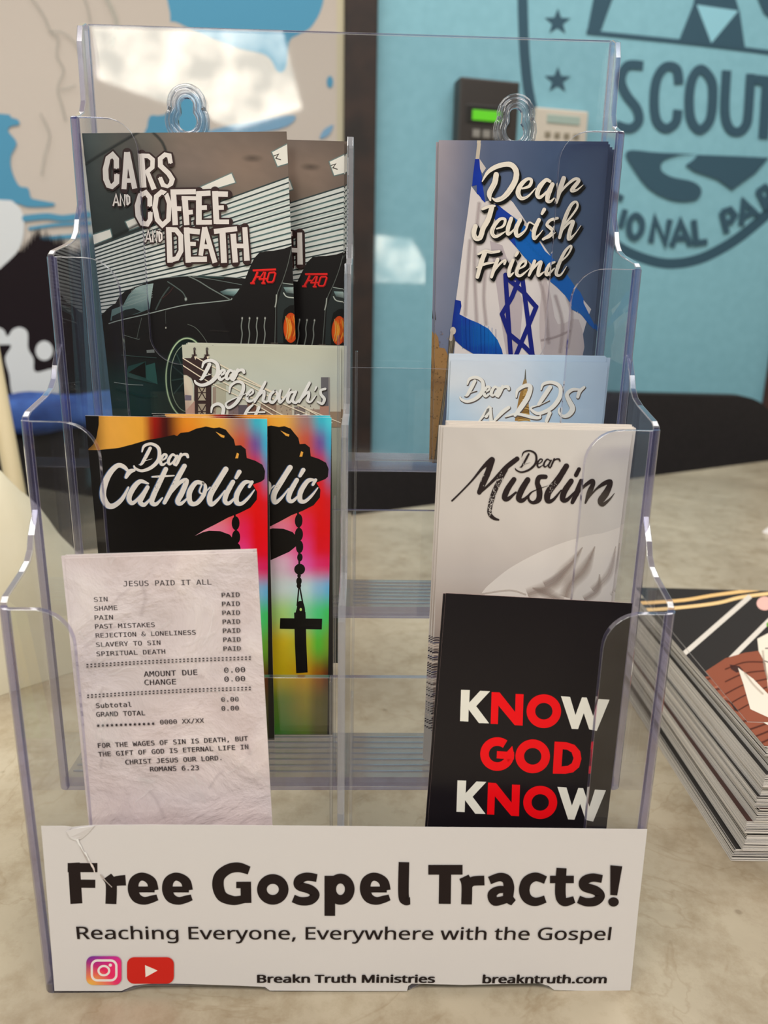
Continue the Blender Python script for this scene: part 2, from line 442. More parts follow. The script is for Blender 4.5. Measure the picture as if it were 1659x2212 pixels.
a.poly([(-500,590),(0,605),(60,625),(100,640),(100,665),(60,672),(46,700),(90,760),(60,830),(62,900),(100,985),(150,1000),(165,1050),(200,1062),(290,1080),(270,1098),(150,1100),(100,1085),(0,1072),(-500,1072)], BL, sm=4)
a.poly([(-500,1060),(0,1062),(80,1080),(120,1130),(130,1200),(120,1280),(90,1340),(0,1440),(-500,1500)], WH, sm=4)
for p, w_ in (([(135,1160),(250,1150),(340,1160),(470,1140)], 34), ([(160,1215),(300,1195),(480,1185)], 18), ([(195,1275),(300,1262),(480,1250)], 22)):
    a.stroke(p, w_, BL)
random.seed(3)
tr = [(-400,1480),(0,1430),(60,1375),(105,1330)]
x = 112
while x < 1750:
    hgt = 1262+60*math.sin(x*0.02)+ (40 if 215 < x < 300 else 0)
    tr += [(x, hgt+30), (x+8, hgt-random.uniform(5, 30)), (x+16, hgt+32)]; x += 18
tr += [(1790,1330),(1790,2700),(-400,2700)]
a.poly(tr, DK)
a.poly([(-200,1720),(0,1740),(40,1785),(70,1750),(110,1738),(148,1765),(152,1850),(180,1905),(192,1975),(300,1965),(300,2120),(90,2120),(50,1985),(30,1900),(60,1840),(20,1830),(-200,1840)], WH, sm=5)
a.ell(237, 1862, 46, 52, WH)
for p in ([(160,-20),(230,80),(270,170),(310,210),(305,300),(340,380),(310,470),(330,560),(350,640)], [(270,170),(340,180),(400,230),(430,300)], [(440,-40),(470,60),(480,120)], [(330,480),(400,460)], [(220,610),(265,720),(240,840),(225,930)]):
    a.stroke(p, 20, (150, 150, 142), a=0.5, soft=True)
a.stroke([(560,-20),(620,120),(600,240)], 40, (160, 165, 155), a=0.45, soft=True)
a.build('painted_picture', MATTE, mur)

# badge painted on the teal wall
a = Art(Frame(WALL.O, WALL.U, WALL.V), 0.5, 0.25); a.crop(829, 0, 1.9988)
SL = (58, 86, 102); TC = (142, 196, 212)
emb = empty('wall_badge'); emb.matrix_world = WALL.matrix()
tag(emb, 'large slate blue scout and national park badge painted on the teal wall', 'wall emblem')
a.stroke([(598,-400),(598,-100),(602,100),(610,260),(630,420),(680,600),(760,780),(870,940),(1000,1055),(1100,1108),(1220,1138),(1340,1125),(1450,1078),(1560,1005),(1700,880),(1850,700),(1950,400)], 44, SL, 8)
def star(cx, cy_, r, rot):
    return [(cx+(r if k % 2 == 0 else r*0.42)*math.sin(rot+k*math.pi/5), cy_-(r if k % 2 == 0 else r*0.42)*math.cos(rot+k*math.pi/5)) for k in range(10)]
a.poly(star(750, 97, 60, 0.02), SL); a.poly(star(750, 348, 60, 0.02), SL); a.poly(star(760, -140, 60, 0.02), SL)
a.stroke([(875,140),(1290,182),(1560,214),(1760,240)], 20, SL, cap='butt')
a.poly([(915,-60),(1010,-60),(985,0),(937,132),(875,148)], SL)
a.poly([(1350,-60),(1500,-60),(1535,55),(1558,212),(1272,178),(1335,20)], SL)
a.poly([(1348,22),(1528,48),(1412,188)], TC)
a.poly([(1590,-60),(1760,-60),(1760,150),(1640,60)], SL)
S_ = []
S_.append([(1118,285),(1050,285),(1022,345),(1045,410),(1090,470),(1098,525),(1060,556),(1000,540)])
S_.append([(1272,365),(1262,300),(1215,290),(1178,340),(1165,430),(1175,520),(1215,556),(1258,530),(1268,475)])
S_.append([(1478,305),(1470,480),(1490,555),(1530,570),(1562,540),(1572,480),(1582,320)])
a.strokes(S_, 40, SL, cap='butt')
a.stroke([(1368,300),(1412,350),(1418,430),(1405,520),(1362,562),(1325,520),(1316,430),(1330,340)], 40, SL, closed=True)
a.strokes([[(1600,345),(1720,358)], [(1652,350),(1636,600)]], 42, SL, cap='butt')
a.poly([(1045,655),(1180,660),(1350,668),(1270,672),(1205,695),(1195,735),(1240,765),(1330,785),(1368,820),(1345,865),(1250,868),(1150,822),(1085,745)], SL, sm=4)
a.poly([(1350,670),(1500,675),(1660,682),(1600,750),(1500,822),(1440,778),(1340,742),(1298,716),(1335,690)], SL)
G_ = [[(1040,905),(1018,985)], [(1150,1048),(1168,942),(1212,1052),(1232,948)], [(1240,1066),(1278,958),(1322,1062)], [(1258,1030),(1308,1026)], [(1335,950),(1345,1050),(1394,1044)],
      [(1478,1008),(1455,915)], [(1455,918),(1492,905),(1512,930),(1495,958),(1462,965)], [(1540,975),(1550,872),(1612,932)], [(1548,940),(1588,918)], [(1650,905),(1610,825)], [(1610,830),(1642,808),(1668,830),(1650,862),(1628,872)], [(1645,868),(1690,885)],
      [(1720,850),(1680,780)], [(1700,815),(1735,745)], [(1700,815),(1765,820)], [(960,900),(990,830)], [(930,810),(1030,860)]]
a.strokes(G_, 26, SL, cap='butt', straight=True)
a.stroke([(1085,930),(1110,955),(1108,1000),(1080,1028),(1058,1005),(1060,955)], 26, SL, closed=True)
a.build('painted_badge', MATTE, emb)

# wall devices
def device(name, corners, depth, label, cat, body, parts):
    (u0, v0), (u1, v1) = WALL.uv(*corners[0]), WALL.uv(*corners[1])
    t = empty(name); t.matrix_world = WALL.matrix(u0, v1, 0)
    W_, H_ = u1-u0, v1-v0
    MB().box(0, W_, 0, H_, 0, depth).build('housing', body, t, bevel=4)
    for (n, x0, x1, z0, z1, h, m) in parts:
        MB().box(W_*x0, W_*x1, H_*z0, H_*z1, depth-2, depth+h).build(n, m, t, bevel=1)
    return tag(t, label, cat)
GRN, nt, b_ = mat('green_lcd'); b_.inputs['Base Color'].default_value = (0.02, 0.12, 0.0, 1); b_.inputs['Emission Color'].default_value = (*lin((96, 205, 20)), 1); b_.inputs['Emission Strength'].default_value = 0.95
BLK = simple('black_plastic', (52, 46, 42), 0.4); BLK2 = simple('black_bezel', (34, 32, 30), 0.3); KEY = simple('grey_keys', (150, 146, 138), 0.5)
WPL = simple('cream_plastic', (222, 212, 196), 0.4); LCD2 = simple('grey_lcd', (176, 196, 186), 0.2)
keys = [('key', .24+.17*i, .36+.17*i, .42-.14*j, .50-.14*j, 4, KEY) for j in range(3) for i in range(3)]
device('time_clock', [(981, 176), (1096, 400)], 40, 'black wall terminal with bright green display beside the white keypad', 'terminal', BLK,
       [('bezel', .12, .86, .56, .74, 2, BLK2), ('display', .22, .70, .59, .69, 4, GRN)] + keys)
device('alarm_keypad', [(1146, 237), (1250, 360)], 28, 'cream alarm keypad with small grey display on the teal wall', 'keypad', WPL,
       [('display', .22, .84, .72, .88, 2, LCD2)] + [('key', .2+.18*i, .3+.18*i, .1+.18*j, .2+.18*j, 3, simple('tan_key', (150, 140, 120), 0.5)) for j in range(3) for i in range(4)])

# ================================================================== TABLE
def stone():
    m, nt, b = mat('stone_laminate')
    tc = N(nt, 'ShaderNodeTexCoord')
    n1 = N(nt, 'ShaderNodeTexNoise'); n1.inputs['Scale'].default_value = 5.5; n1.inputs['Detail'].default_value = 7; n1.inputs['Roughness'].default_value = 0.6; n1.inputs['Distortion'].default_value = 0.8
    n2 = N(nt, 'ShaderNodeTexNoise'); n2.inputs['Scale'].default_value = 55; n2.inputs['Detail'].default_value = 8; n2.inputs['Roughness'].default_value = 0.7
    n3 = N(nt, 'ShaderNodeTexVoronoi'); n3.inputs['Scale'].default_value = 38; n3.inputs['Randomness'].default_value = 1.0
    n4 = N(nt, 'ShaderNodeTexNoise'); n4.inputs['Scale'].default_value = 9; n4.inputs['Detail'].default_value = 5; n4.inputs['Distortion'].default_value = 2.5
    for n in (n1, n2, n3, n4): nt.links.new(tc.outputs['Object'], n.inputs['Vector'])
    r1 = N(nt, 'ShaderNodeValToRGB'); e = r1.color_ramp.elements
    e[0].position = 0.33; e[0].color = (*lin((156, 142, 120)), 1); e[1].position = 0.68; e[1].color = (*lin((190, 178, 155)), 1)
    nt.links.new(n1.outputs[0], r1.inputs[0])
    r2 = N(nt, 'ShaderNodeValToRGB'); r2.color_ramp.elements[0].position = 0.30; r2.color_ramp.elements[1].position = 0.55
    r2.color_ramp.elements[0].color = (0.72, 0.66, 0.58, 1); r2.color_ramp.elements[1].color = (1, 1, 1, 1)
    nt.links.new(n2.outputs[0], r2.inputs[0])
    mx = N(nt, 'ShaderNodeMix'); mx.data_type = 'RGBA'; mx.blend_type = 'MULTIPLY'; mx.inputs[0].default_value = 0.9
    nt.links.new(r1.outputs[0], mx.inputs[6]); nt.links.new(r2.outputs[0], mx.inputs[7])
    r3 = N(nt, 'ShaderNodeValToRGB'); r3.color_ramp.elements[0].position = 0.035; r3.color_ramp.elements[1].position = 0.075
    r3.color_ramp.elements[0].color = (0.38, 0.32, 0.26, 1); r3.color_ramp.elements[1].color = (1, 1, 1, 1)
    nt.links.new(n3.outputs['Distance'], r3.inputs[0])
    mx2 = N(nt, 'ShaderNodeMix'); mx2.data_type = 'RGBA'; mx2.blend_type = 'MULTIPLY'; mx2.inputs[0].default_value = 0.5
    nt.links.new(mx.outputs[2], mx2.inputs[6]); nt.links.new(r3.outputs[0], mx2.inputs[7])
    r4 = N(nt, 'ShaderNodeValToRGB'); el = r4.color_ramp.elements; el[0].position = 0.485; el[0].color = (1, 1, 1, 1); el[1].position = 0.515; el[1].color = (1, 1, 1, 1)
    k = el.new(0.5); k.color = (0.86, 0.82, 0.77, 1)
    nt.links.new(n4.outputs[0], r4.inputs[0])
    mx3 = N(nt, 'ShaderNodeMix'); mx3.data_type = 'RGBA'; mx3.blend_type = 'MULTIPLY'; mx3.inputs[0].default_value = 0.8
    nt.links.new(mx2.outputs[2], mx3.inputs[6]); nt.links.new(r4.outputs[0], mx3.inputs[7])
    nt.links.new(mx3.outputs[2], b.inputs['Base Color'])
    b.inputs['Roughness'].default_value = 0.34; b.inputs['Specular IOR Level'].default_value = 0.5
    bp = N(nt, 'ShaderNodeBump'); bp.inputs['Strength'].default_value = 0.12; bp.inputs['Distance'].default_value = 0.0008
    nt.links.new(n2.outputs[0], bp.inputs['Height']); nt.links.new(bp.outputs[0], b.inputs['Normal'])
    return m
tb = empty('table', (250, 100, FLOOR))
tag(tb, 'long table with a mottled beige stone-look top under everything', 'table')
ta = math.atan(0.544); ux, uy = math.cos(ta), math.sin(ta)
E0 = Vector((517, 989, 0))
def tp(s_, t_, z): return (E0.x+ux*s_+uy*t_-250, E0.y+uy*s_-ux*t_-100, z-FLOOR)      # along the far edge, towards the camera
b = MB()
outl = [(-1500, 0), (900, 0), (900, 1500), (-1500, 1500)]
b.prism([outl], lambda p, q, t: tp(p, q, t), -32, 0, 0, 0)
b.build('tabletop', stone(), tb, bevel=2.5)
for p, q in ((-1350, 180), (760, 180), (-1350, 1320), (760, 1320)):
    b = MB(); c0 = tp(p, q, -33); b.tube([(c0[0], c0[1], -FLOOR-33), (c0[0], c0[1], 0)], 24, 16); b.build('leg', simple('table_leg_metal', (60, 60, 62), 0.35), tb, smooth=False)

# ================================================================== BROCHURE HOLDER
YT = [102.8, 66.4, 30.6, 0.0]; ZT = [330.1, 273.9, 216.7, 158.7]; LIP = [232.0, 176.1, 118.2, 60.5]
FLR = [189.5, 132.5, 72.5, 15.0]; YB, HT, HW, TH = 130.7, 371.5, 114.5, 2.5
hold = empty('brochure_holder', (0, 60, 0))
tag(hold, 'clear acrylic four-tier brochure holder with violet edges standing on the beige table', 'brochure holder')
hold.location = (0, 0, 0)
def arc(cx, cz, r, a0, a1, n=6): return [(cx+r*math.cos(math.radians(a0+(a1-a0)*k/n)), cz+r*math.sin(math.radians(a0+(a1-a0)*k/n))) for k in range(n+1)]
CR = 4.0                                     # outer radius of the bent vertical corners
side = [(CR, 0.0), (CR, ZT[3]+1)]
def step(y0, z0, y1):                        # from a tier's front corner up to the next tier's front edge
    dy = y1-y0
    return [(y0+dy*f, z0+g) for f, g in ((.18, 2.6), (.40, 4.6), (.62, 6.6), (.78, 8.8), (.88, 12), (.95, 17), (1.0, 25))]
for i in (3, 2, 1):
    side += [(p[0]+(CR if f == 6 else 0), p[1]) for f, p in enumerate(step(YT[i], ZT[i], YT[i-1]))]
    side += [(YT[i-1]+CR, ZT[i-1]+1)]
side += [(YT[0]+8, ZT[0]+2.2), (YT[0]+14, ZT[0]+5), (YT[0]+17, ZT[0]+10), (YT[0]+17.5, ZT[0]+22), (YT[0]+17.5, HT-9), (YT[0]+20, HT-2.5), (YB-3, HT), (YB, HT-1.5), (YB, 0.0)]
def clean(lp):
    o = [lp[0]]
    for p in lp[1:]:
        if math.hypot(p[0]-o[-1][0], p[1]-o[-1][1]) > .05: o.append(p)
    return o
for sx in (-1, 1):
    b = MB(); b.prism([clean(side)], lambda p, q, t: (t, p, q), sx*(HW-TH), sx*HW)
    b.build('side_panel', AC, hold, bevel=0.35, bmat=2)
# keyhole outline
def khole(cx, cz, g):
    r1, r2, h = 4.2+g, 3.0+g, 6.4
    a0 = math.degrees(math.acos(min(1, (r2*0.93)/r1)))
    lo = arc(cx, cz, r1, 180-a0, 360+a0, 14); up = arc(cx, cz+h, r2, -15, 195, 10)
    return lo+up
bk = MB()
def on_back(px, py):
    d = ray(px, py); t = (YB-TH-CAM.y)/d.y; p = CAM+d*t; return (p.x, p.z)
KH = [on_back(405, 262), on_back(1112, 283)]
bk.prism([[(-HW+TH, 185.2), (HW-TH, 185.2), (HW-TH, HT), (-HW+TH, HT)], khole(*KH[0], 0)[::-1], khole(*KH[1], 0)[::-1]], lambda p, q, t: (p, t, q), YB-TH, YB, 0, 1)
bk.build('back_panel', AC, hold, bevel=0.3, bmat=2)
HOOK = acrylic('moulded_acrylic', (0.86, 0.88, 0.92), 3.0, 0.06, 0.05, (0.9, 0.9, 0.95))
for cx, cz in KH:
    b = MB()
    for g, r, yy in ((0.7, 0.9, YB-TH-0.6), (4.6, 1.0, YB-TH-0.3), (2.6, 1.3, YB-TH-1.2)):
        kp = khole(cx, cz, g)
        b.tube([(x_, yy, z_) for x_, z_ in kp], r, 8, closed=True)
    b.build('hanging_keyhole', [HOOK], hold, smooth=True)
# front panels: low lip in the middle and a tall flange with a rounded shoulder at each side
def front(i):
    z0 = FLR[i]-4.3 if i < 3 else 0.0
    zt, zl = ZT[i], LIP[i]; x1 = HW-CR; fx, bx = (87.0 if i < 3 else 89.6), 90.2
    R_ = [(x1, zt)] + [(x, z) for x, z in [(100.5, zt)]] + arc(fx+12.5, zt-12.5, 12.5, 90, 180, 8)[1:] + [(fx, zt-40), (fx-.3, zl+16)]
    if i < 3: R_ += arc(fx-.3-13, zl+13.5, 13.2, 0, -90, 8)[1:]
    else: R_ = R_[:-1]+[(bx, 68)]+arc(bx-10, 70, 10, 0, -90, 6)[1:]
    L_ = [(-x, z) for x, z in reversed(R_)]
    lp = [(-x1, z0)]
    if i == 3:
        for s in (-1, 1):
            lp += [(x, z) for x, z in ([(-84, 0), (-80, 1.8), (-76, 3.2), (-32, 3.2), (-28, 0.8), (-27.5, 0)] if s < 0 else [(27.5, 0), (28, 0.8), (32, 3.2), (76, 3.2), (80, 1.8), (84, 0)])]
    lp += [(x1, z0)] + R_ + L_[:-1] + [(-x1, zt)]
    b = MB(); b.prism([clean(lp)], lambda p, q, t: (p, t, q), YT[i], YT[i]+TH)
    b.build('front_panel', AC, hold, bevel=0.3, bmat=2)
    for sx in (-1, 1):
        b = MB(); n = 6
        def ring(r, z): return [(sx*(HW-CR+r*math.sin(math.pi/2*k/n)), YT[i]+CR-r*math.cos(math.pi/2*k/n), z) for k in range(n+1)]
        o0, o1, i0, i1 = ring(CR, z0), ring(CR, zt), ring(CR-TH, z0), ring(CR-TH, zt)
        b.v = o0+o1+i0+i1; m = n+1
        for k in range(n):
            b.f += [[k, k+1, m+k+1, m+k], [2*m+k, 3*m+k, 3*m+k+1, 2*m+k+1], [m+k, m+k+1, 3*m+k+1, 3*m+k], [k, 2*m+k, 2*m+k+1, k+1]]; b.m += [0, 0, 1, 1]
        b.f += [[0, m, 3*m, 2*m], [n, 2*m+n, 3*m+n, m+n]]; b.m += [1, 1]
        b.build('corner', [CORN, EDGE], hold, smooth=False)
CORN = acrylic('corner_acrylic', (0.86, 0.86, 0.94), 2.6, 0.10, 0.04, (0.7, 0.68, 0.88))
SHELF = acrylic('shelf_acrylic', (0.82, 0.82, 0.86), 1.8, 0.08, 0.16, (0.78, 0.74, 0.72))
for i in range(4): front(i)
for i in range(4):
    yb = YB-TH if i == 0 else YT[i-1]
    b = MB(); b.box(-HW+TH, HW-TH, YT[i]+TH+.05, yb-.05, FLR[i]-4.3, FLR[i], 0); b.m = [0, 0, 1, 0, 0, 0]
    n = 7                                      # fine moulded ribs across the tray
    for k in range(n):
        y_ = YT[i]+TH+4+(yb-YT[i]-TH-8)*k/(n-1); b.box(-HW+TH+2, -3, y_-.35, y_+.35, FLR[i], FLR[i]+.5, 2); b.box(3, HW-TH-2, y_-.35, y_+.35, FLR[i], FLR[i]+.5, 2)
    b.build('tray_floor', [SHELF, EDGE, RIM], hold)
for sx in (-1, 1):
    b = MB(); b.box(sx*104, sx*111.5, 3.0, 24, 3.2, 10.2); b.build('foot', EDGE, hold, bevel=1.2)
# stepped centre divider
dv = [(YT[3]+TH, 11), (YT[3]+TH, 154), (YT[3]+6, 158.7)]
for i in (3, 2, 1):
    dv += [(YT[i-1]-10, ZT[i]+1), (YT[i-1]-2.5, ZT[i]+4), (YT[i-1]-.3, ZT[i]+10), (YT[i-1]-.3, ZT[i-1]-4), (YT[i-1]+3, ZT[i-1])]
dv[-1] = (YT[0]+3, 326); dv[-2] = (YT[0]-.3, 322)
dv += [(YB-TH-.05, 326), (YB-TH-.05, 186), (YB-TH-.05, 11)]
DIV = acrylic('divider_acrylic', (0.93, 0.94, 0.96), 1.3, 0.05, 0.04, (0.9, 0.9, 0.95))
b = MB(); b.prism([clean(dv)], lambda p, q, t: (t, p, q), -1.3, 1.3, 0, 1)
b.build('divider', [DIV, RIM, RIM], hold, bevel=0.3, bmat=2)
for i in range(3):                              # low stiffening ribs beside the divider
    for sx in (-1, 1):
        b = MB(); y_ = YT[i+1]+TH; b.box(sx*3.6-.5, sx*3.6+.5, y_, y_+5, FLR[i+1], ZT[i+1]-30-3*sx); b.build('rib', [DIV], hold, bevel=.3)

# ================================================================== TRACTS
def card_frame(TLp, TRp, y_top, lean, H, dv=0):
    def at(p, y):
        d = ray(*p); t = (y-CAM.y)/d.y; return CAM+d*t
    A = at(TLp, y_top); B = at(TRp, y_top); U = B-A
    F = Frame(A, U, Vector((0, lean, -1)))
    return F, U.length
def card_mesh(name, W_, H_, t=0.36, mats=None, rc=0.0):
    b = MB(); b.box(0, W_, -H_, 0, -t, 0)
    b.m = [2, 0, 1, 1, 1, 1]                     # back, front, edges
    me_o = b.build(name, mats)
    return me_o
def make_card(name, F, W_, H_, front_m, label, group, edge_m=None, back_m=None):
    o = card_mesh(name, W_, H_, mats=[front_m, edge_m or PAPER, back_m or PAPER_DIM]); o.matrix_world = F.matrix()
    return tag(o, label, 'tract', group)
def stack_behind(src, F, n, label, group, gap=0.55, start=1, offs=None, H=0, jit=0.5, full=True):
    """copies of a tract (and its print) standing behind it, each its own object"""
    for k in range(n):
        du, dv, rot = offs[k] if offs and k < len(offs) else (random.uniform(-jit, jit), random.uniform(-jit*.5, jit*.6), random.uniform(-.003, .003))
        c = src.copy(); COL.objects.link(c); c.matrix_world = F.matrix(du, dv, -gap*(k+start), rot); c['label'] = label; c['group'] = group
        if full:
            for ch in list(src.children):
                d = ch.copy(); COL.objects.link(d); d.parent = c

def dear(a, box, col, k=1.0, **kw):
    """the small brush word Dear, fitted to box = (x0, y0, x1, y1) in the current units"""
    x0, y0, x1, y1 = box; sx = (x1-x0)/525.0; sy_ = (y1-y0)/285.0; sw = (sx+sy_)/2*k
    G = [[(468,155,12),(490,100,24),(560,82,26),(625,125,30),(625,225,34),(560,300,32),(470,335,26),(410,315,22),(392,290,14)],
         [(545,122,30),(510,190,32),(470,262,26),(452,282,8)], [(440,278,5),(490,245,6),(562,222,3)],
         [(655,238,12),(690,215,18),(700,188,20),(675,182,22),(648,220,28),(645,262,28),(665,278,22),(712,245,8)],
         [(790,200,18),(755,182,22),(722,225,28),(718,262,26),(740,270,18),(790,215,12)], [(800,195,24),(770,255,28),(785,280,20),(812,262,8)],
         [(835,178,26),(812,235,28),(790,285,16)], [(808,235,10),(850,185,20),(888,182,28),(900,205,24)]]
    for g in G: a.stroke([(x0+(x-385)*sx, y0+(y-70)*sy_, w_*sw) for x, y, w_ in g], 1, col, 5, lift=False, **kw)
    a.up()

def speckle(a, pts, r, n, col, size=3):
    """dry brush flecks round a few centres"""
    for _ in range(n):
        x, y = random.choice(pts); x += random.gauss(0, r*.35); y += random.gauss(0, r)
        l = random.uniform(.5, 2.2)*size; a.stroke([(x, y), (x+l*.3, y-l)], size*random.uniform(.4, 1), col, lift=False, cap='butt')
    a.up()

WHT = (224, 218, 212)
# ---- 1. cars tract ----------------------------------------------------------------
H1 = 136.0
F1, W1 = card_frame((177, 288), (619, 284), 106.5, 0.0, H1)
cars = make_card('cars_tract', F1, W1, H1, simple('cars_card_ground', (60, 60, 60), 0.4), 'cars and coffee tract at the front of the top left pocket', 'cars tracts in the top left pocket', edge_m=simple('dark_card_edge', (70, 62, 56), 0.6), back_m=simple('dark_card_back', (46, 42, 40), 0.6))
a = Art(F1)
a.grid([(170, 280), (645, 278), (650, 500), (180, 520)], [[(74,86,86),(92,90,84),(118,104,94),(112,98,90),(96,84,76)], [(58,68,68),(84,80,76),(120,106,98),(128,110,98),(112,98,90)], [(50,58,58),(52,58,58),(84,78,74),(118,104,94),(112,98,90)], [(44,52,52),(44,50,50),(50,52,52),(70,66,62),(90,80,74)]], amp=.05)
a.crop(0, 0, 1)
a.poly([(170,545),(190,538),(493,428),(632,378),(650,378),(650,620),(170,720)], (206, 210, 206))
for k in range(26):
    yl, yr = 541+k*7.2, 382+k*12.4
    m_ = 380+0*k; ym = yl+(yr-yl)*.48-4+k*.3
    a.stroke([(168, yl+6), (400, ym+2), (650, yr-9)], 3.2 if k < 16 else 2.4, (48, 62, 64), 4, cap='butt', lift=False)
a.up()
for k in range(8): a.stroke([(430+k*3, 470+k*12), (650, 400+k*14)], 5, (150, 190, 190), a=.35, soft=True, lift=False)
a.up()
for q in ([(430,406),(500,375),(508,394),(450,412)], [(588,329),(628,308),(630,350),(600,359)], [(188,512),(238,496),(242,512),(190,533)], [(272,479),(294,470),(300,489),(280,497)]):
    a.stroke(q+[q[0]], 7, (120, 150, 150), closed=False, straight=True, a=.8, soft=True); a.poly(q, (222, 220, 212))
a.stroke([(592,337),(602,333),(596,342),(606,345)], 2.2, (70, 66, 62), straight=True)
a.stroke([(245,512),(330,470),(420,430)], 10, (40, 46, 46), soft=True, a=.7)
for p in ([(178,360),(215,335),(300,285)], [(330,285),(352,310),(365,350)]): a.stroke(p, 9, (46, 52, 52), soft=True, a=.8)
a.ell(545, 342, 26, 10, (80, 72, 66), a=.45, soft=True)
# the black car
CARD = (27, 25, 26)
a.poly([(160,712),(203,688),(222,678),(236,664),(250,655),(258,640),(272,628),(292,620),(330,606),(360,599),(405,596),(470,597),(516,600),(530,602),(538,582),(549,558),(561,545),(590,542),(615,538),(632,530),(655,530),(655,930),(160,930)], CARD)
a.grid([(172,760),(394,760),(394,920),(172,920)], [[(30,30,30),(27,27,28),(24,24,25)], [(30,52,50),(28,54,52),(22,34,34)], [(24,46,45),(24,50,48),(20,38,37)]], a=1)
a.crop(260, 500, 3.318)
a.poly([(-60,560),(20,530),(60,455),(110,405),(160,385),(238,372),(225,450),(212,555),(120,590),(0,620),(-70,640)], [(96,120,120)]*3+[(150,172,170)]*4+[(90,115,116)]*4)
for k in range(6): a.stroke([(20+18*k, 540-24*k), (90, 520-25*k), (232, 470-16*k)], 5, (190, 205, 200), a=.5, soft=True, lift=False)
a.up()
a.poly([(-60,610),(40,560),(100,550),(150,575),(80,600),(-60,640)], (34, 38, 40))
a.stroke([(255,560),(300,470),(350,400)], 10, (70, 82, 80), a=.8); a.stroke([(340,360),(400,400),(450,440),(475,490)], 8, (84, 96, 94), a=.9); a.ell(470, 485, 12, 18, (170, 180, 176), soft=True)
a.stroke([(300,480),(350,440),(380,400)], 14, (60, 40, 40), soft=True)
a.stroke([(-80,660),(0,636),(200,590),(450,530),(640,508),(780,492),(800,480)], 7, (142, 152, 148))
a.stroke([(200,360),(300,335),(490,320),(700,322),(860,335)], 5, (110, 122, 120)); a.stroke([(490,322),(560,355),(640,405),(720,450),(790,490)], 8, (112, 122, 118), a=.9)
a.stroke([(520,325),(640,340),(870,382)], 5, (96, 106, 104)); a.stroke([(560,322),(740,335)], 9, (40, 60, 60))
a.poly([(715,432),(770,412),(855,410),(835,440),(812,465),(740,452)], [(70,90,92),(130,155,158),(170,190,190),(120,150,150),(50,60,60),(60,80,80)])
a.stroke([(760,425),(850,418)], 5, (200, 210, 206), a=.7, soft=True)
# rear wing and flank
a.poly([(815,480),(850,440),(890,370),(912,300),(960,200),(1000,155),(1040,142),(1100,138),(1180,122),(1235,100),(1300,90),(1300,330),(1120,800),(800,800),(700,560)], (24, 21, 22))
a.stroke([(1225,130),(1200,240),(1165,350),(1120,470),(1112,640),(1108,800)], 5, (90, 96, 92)); a.stroke([(1120,455),(1118,500),(1110,540)], 14, (190, 196, 186), a=.8, soft=True)
a.poly([(1165,370),(1240,385),(1300,395),(1300,800),(1125,800),(1125,520),(1150,430)], (40, 46, 46)); a.poly([(1170,400),(1300,400),(1300,450),(1190,440)], [(120,150,150),(180,195,190),(130,150,150),(60,70,70)])
a.stroke([(1170,440),(1200,470),(1300,478)], 8, (176, 182, 174)); a.stroke([(1165,370),(1225,378),(1300,380)], 6, (150, 160, 154))
a.poly([(1175,560),(1215,530),(1300,520),(1300,800),(1170,800),(1160,640)], (20, 18, 18))
a.ell(1222, 690, 52, 108, (235, 120, 30), col2=(190, 60, 14))
for k in range(14):
    x = 1185+k*7; a.stroke([(x, 620+random.uniform(-20, 30)), (x+14, 690), (x+2, 760+random.uniform(-20, 15))], 6, random.choice([(255, 196, 80), (250, 160, 50), (150, 40, 14), (240, 210, 120)]), a=.75, soft=True, lift=False)
a.up()
for x in (872, 925, 980, 1036):
    a.stroke([(x+4,620),(x-4,680),(x+2,740),(x-12,830)], 8, (128, 134, 128), a=.9); a.ell(x+2, 622, 8, 13, (190, 192, 184), soft=True)
a.ell(328, 690, 5, 7, (160,160,150)); a.stroke([(328,560),(326,600),(328,660)], 3, (70,74,72)); a.stroke([(485,665),(540,690),(590,745),(625,800)], 5, (92, 98, 92), a=.9)
a.stroke([(650,710),(780,716)], 20, (50, 46, 44), a=.6, soft=True); a.stroke([(1080,800),(1130,800)], 8, (120,110,100), a=.7, soft=True)
a.stroke([(155,620),(135,700),(120,770)], 4, (84, 92, 88)); a.stroke([(20,740),(120,770),(140,770)], 4, (100, 108, 104)); a.poly([(190,850),(245,845),(248,868),(192,870)], (120, 126, 122))
a.stroke([(10,885),(120,895),(260,905)], 5, (56, 74, 72)); a.poly([(40,1040),(60,965),(185,930),(190,1060),(270,1095)], (34, 66, 64)); a.poly([(60,1010),(180,935),(185,1050)], (16, 20, 20))
a.poly([(185,960),(250,940),(270,1095),(190,1060)], (44, 84, 80)); a.stroke([(-40,1080),(60,1095),(165,1100)], 4, (150, 160, 156)); a.stroke([(-20,1130),(160,1180),(260,1180)], 30, (24, 60, 56), soft=True, a=.7)
# wheel
wc = [(480+150*math.cos(t), 1050+285*math.sin(t)) for t in [math.radians(q) for q in range(0, 360, 15)]]
a.poly([(480+140*math.cos(math.radians(q)), 1050+270*math.sin(math.radians(q))) for q in range(0, 360, 15)], (22, 34, 34))
a.stroke(wc, 26, (80, 110, 92), closed=True, soft=True, a=.9); a.stroke(wc, 9, (168, 186, 150), closed=True)
a.stroke([(480+118*math.cos(math.radians(q)), 1050+240*math.sin(math.radians(q))) for q in range(0, 360, 15)], 6, (126, 140, 120), closed=True)
for k in range(5):
    t = math.radians(150+k*26); a.stroke([(480+20*math.cos(t), 1050+40*math.sin(t)), (480+108*math.cos(t), 1050+225*math.sin(t))], 16, (54, 76, 72), a=.8, soft=True)
